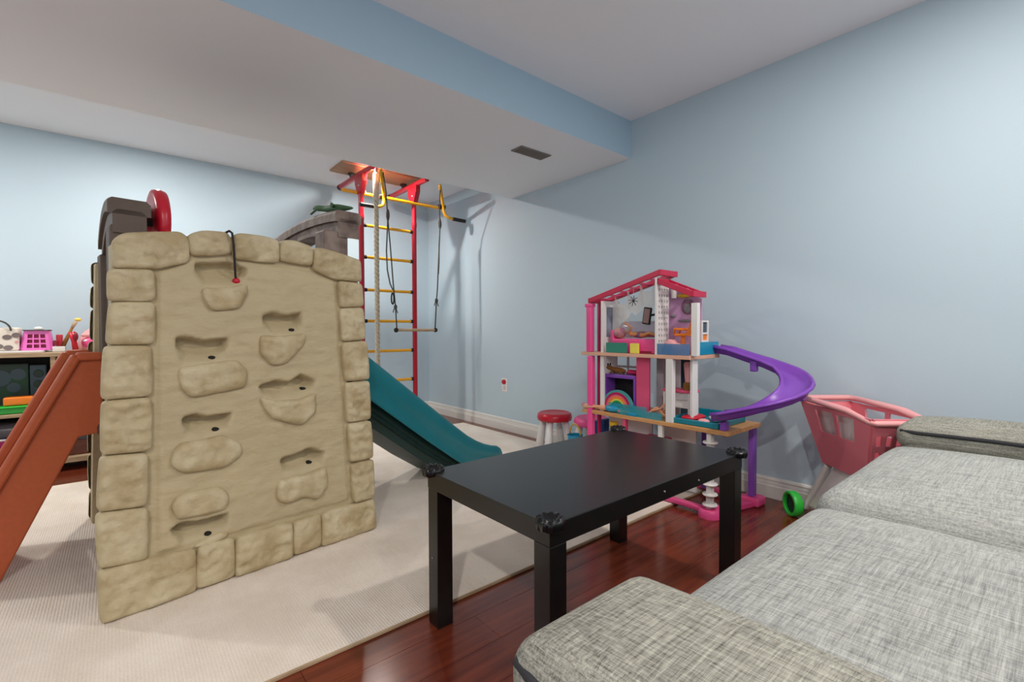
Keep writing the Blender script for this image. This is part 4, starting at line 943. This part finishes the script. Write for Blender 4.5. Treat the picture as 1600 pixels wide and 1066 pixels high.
cp = thing('clear_cover', 'clear rounded plastic cover over the doll on the pink bed', 'toy part', (2.15, 1.5, .815))
obj('dome', MB().rbox((2.15, 1.485, .862), (.085, .255, .09), .035, 3), 'clear', cp, smooth='all')
J, E_, R = limbs((2.075, 1.62, .425), (2.07, 1.69, .428), (2.066, 1.73, .43), (2.062, 1.755, .432),
    [((2.055, 1.71, .43), (2.045, 1.75, .425), (2.045, 1.80, .420)), ((2.085, 1.70, .43), (2.08, 1.76, .423), (2.06, 1.81, .420))],
    [((2.07, 1.61, .425), (2.075, 1.54, .422), (2.075, 1.47, .42), (2.075, 1.455, .423)), ((2.083, 1.61, .425), (2.085, 1.54, .422), (2.085, 1.47, .42), (2.085, 1.455, .423))])
doll('toy_doll', 'doll in aqua dress lying on the left end of the middle deck', J, E_, R, 'skin', (2.07, 1.65, .409),
     hair=(MB().ball((2.056, 1.785, .428), (.016, .045, .016)), 'blond'), dress=(MB().ball((2.075, 1.62, .428), (.024, .055, .02)), 'aqua'))
J, E_, R = limbs((2.10, 1.295, .427), (2.10, 1.288, .49), (2.10, 1.286, .515), (2.10, 1.284, .542),
    [((2.085, 1.29, .50), (2.075, 1.32, .465), (2.07, 1.36, .45)), ((2.115, 1.29, .50), (2.12, 1.31, .46), (2.11, 1.35, .44))],
    [((2.09, 1.305, .428), (2.085, 1.345, .468), (2.08, 1.40, .426), (2.075, 1.42, .424)), ((2.11, 1.305, .428), (2.11, 1.355, .46), (2.105, 1.40, .426), (2.10, 1.42, .424))])
doll('toy_doll', 'doll sitting with bent bare legs behind the white front column', J, E_, R, 'skin', (2.1, 1.3, .409),
     hair=(MB().ball((2.104, 1.276, .54), (.018, .015, .026)), 'plush'))
# plush dog and cloth on the purple cabinet
dg = thing('plush_dog', 'small brown plush dog lying on the purple dollhouse cabinet', 'toy', (2.15, 1.64, .614))
obj('body', MB().tube([(2.15, 1.585, .630), (2.15, 1.61, .634), (2.15, 1.655, .634), (2.15, 1.68, .640), (2.148, 1.70, .648), (2.146, 1.716, .646)], [.010, .017, .017, .012, .016, .007], 10), 'plush', dg, smooth='all', sub=1)
for y in (1.60, 1.665):
    for x in (2.135, 2.165):
        obj('leg', MB().tube([(x, y, .628), (x - .004, y + .012, .618)], [.007, .005], 8), 'plush', dg, smooth='all')
for x in (2.138, 2.158):
    obj('ear', MB().ball((x, 1.698, .664), (.004, .006, .009), 8), 'rubber', dg, smooth='all')
blob('doll_blanket', (2.15, 1.535, .629), (.035, .045, .014), 'magenta', 'crumpled magenta doll blanket beside the plush dog', 'doll clothes', 20)
oc = thing('toy_chair', 'bright orange toy chair on the dollhouse upper deck', 'toy chair', (2.12, 1.22, .736))
obj('seat', MB().rbox((2.12, 1.225, .835), (.05, .07, .014), .005, 2), 'orangetoy', oc, smooth='all')
obj('backrest', MB().hexa([(2.095, 1.19, .835), (2.145, 1.19, .835), (2.145, 1.202, .835), (2.095, 1.202, .835)], [(2.10, 1.165, .895), (2.14, 1.165, .895), (2.14, 1.175, .898), (2.10, 1.175, .898)]), 'orangetoy', oc, bevel=.004)
obj('armrest', MB().tube([(2.095, 1.26, .84), (2.095, 1.255, .865), (2.095, 1.20, .86)], .006, 8).tube([(2.145, 1.26, .84), (2.145, 1.255, .865), (2.145, 1.20, .86)], .006, 8), 'orangetoy', oc, smooth='all')
obj('pedestal', MB().lathe([(.03, .737), (.012, .75), (.01, .83)], (2.12, 1.225, 0), 16), 'orangetoy', oc, smooth=True)
blob('doll_towel', (2.10, 1.27, .775), (.03, .045, .038), 'palepink', 'pale pink doll towel heaped behind the blue balcony rail', 'doll clothes', 31)
sp_ = thing('toy_spider', 'small black toy spider hanging under the dollhouse roof', 'toy', (2.08, 1.485, 1.02))
obj('body', MB().ball((2.08, 1.485, 1.012), (.007, .007, .007), 10), 'rubber', sp_, smooth='all')
for k in range(8):
    a = 2 * pi * k / 8 + .2
    obj('leg', MB().tube([(2.08, 1.485, 1.012), (2.078, 1.485 + .016 * cos(a), 1.012 + .016 * sin(a) + .003), (2.076, 1.485 + .03 * cos(a), 1.012 + .028 * sin(a))], .0017, 6), 'rubber', sp_, smooth='all')
obj('thread', MB().tube([(2.08, 1.485, 1.018), (2.08, 1.485, 1.085)], .0008, 5), 'white', sp_)
tb_ = thing('toy_bottle', 'yellow toy cup on a stand under the dollhouse middle deck', 'toy', (2.09, 1.615, .0))
obj('cup', MB().lathe([(.012, .30), (.022, .325), (.024, .355), (0, .355)], (2.08, 1.61, 0), 14), 'gold', tb_, smooth=True)
obj('stand', MB().lathe([(.03, .0), (.03, .01), (.006, .02), (.006, .30)], (2.08, 1.61, 0), 12), 'white', tb_, smooth=True)
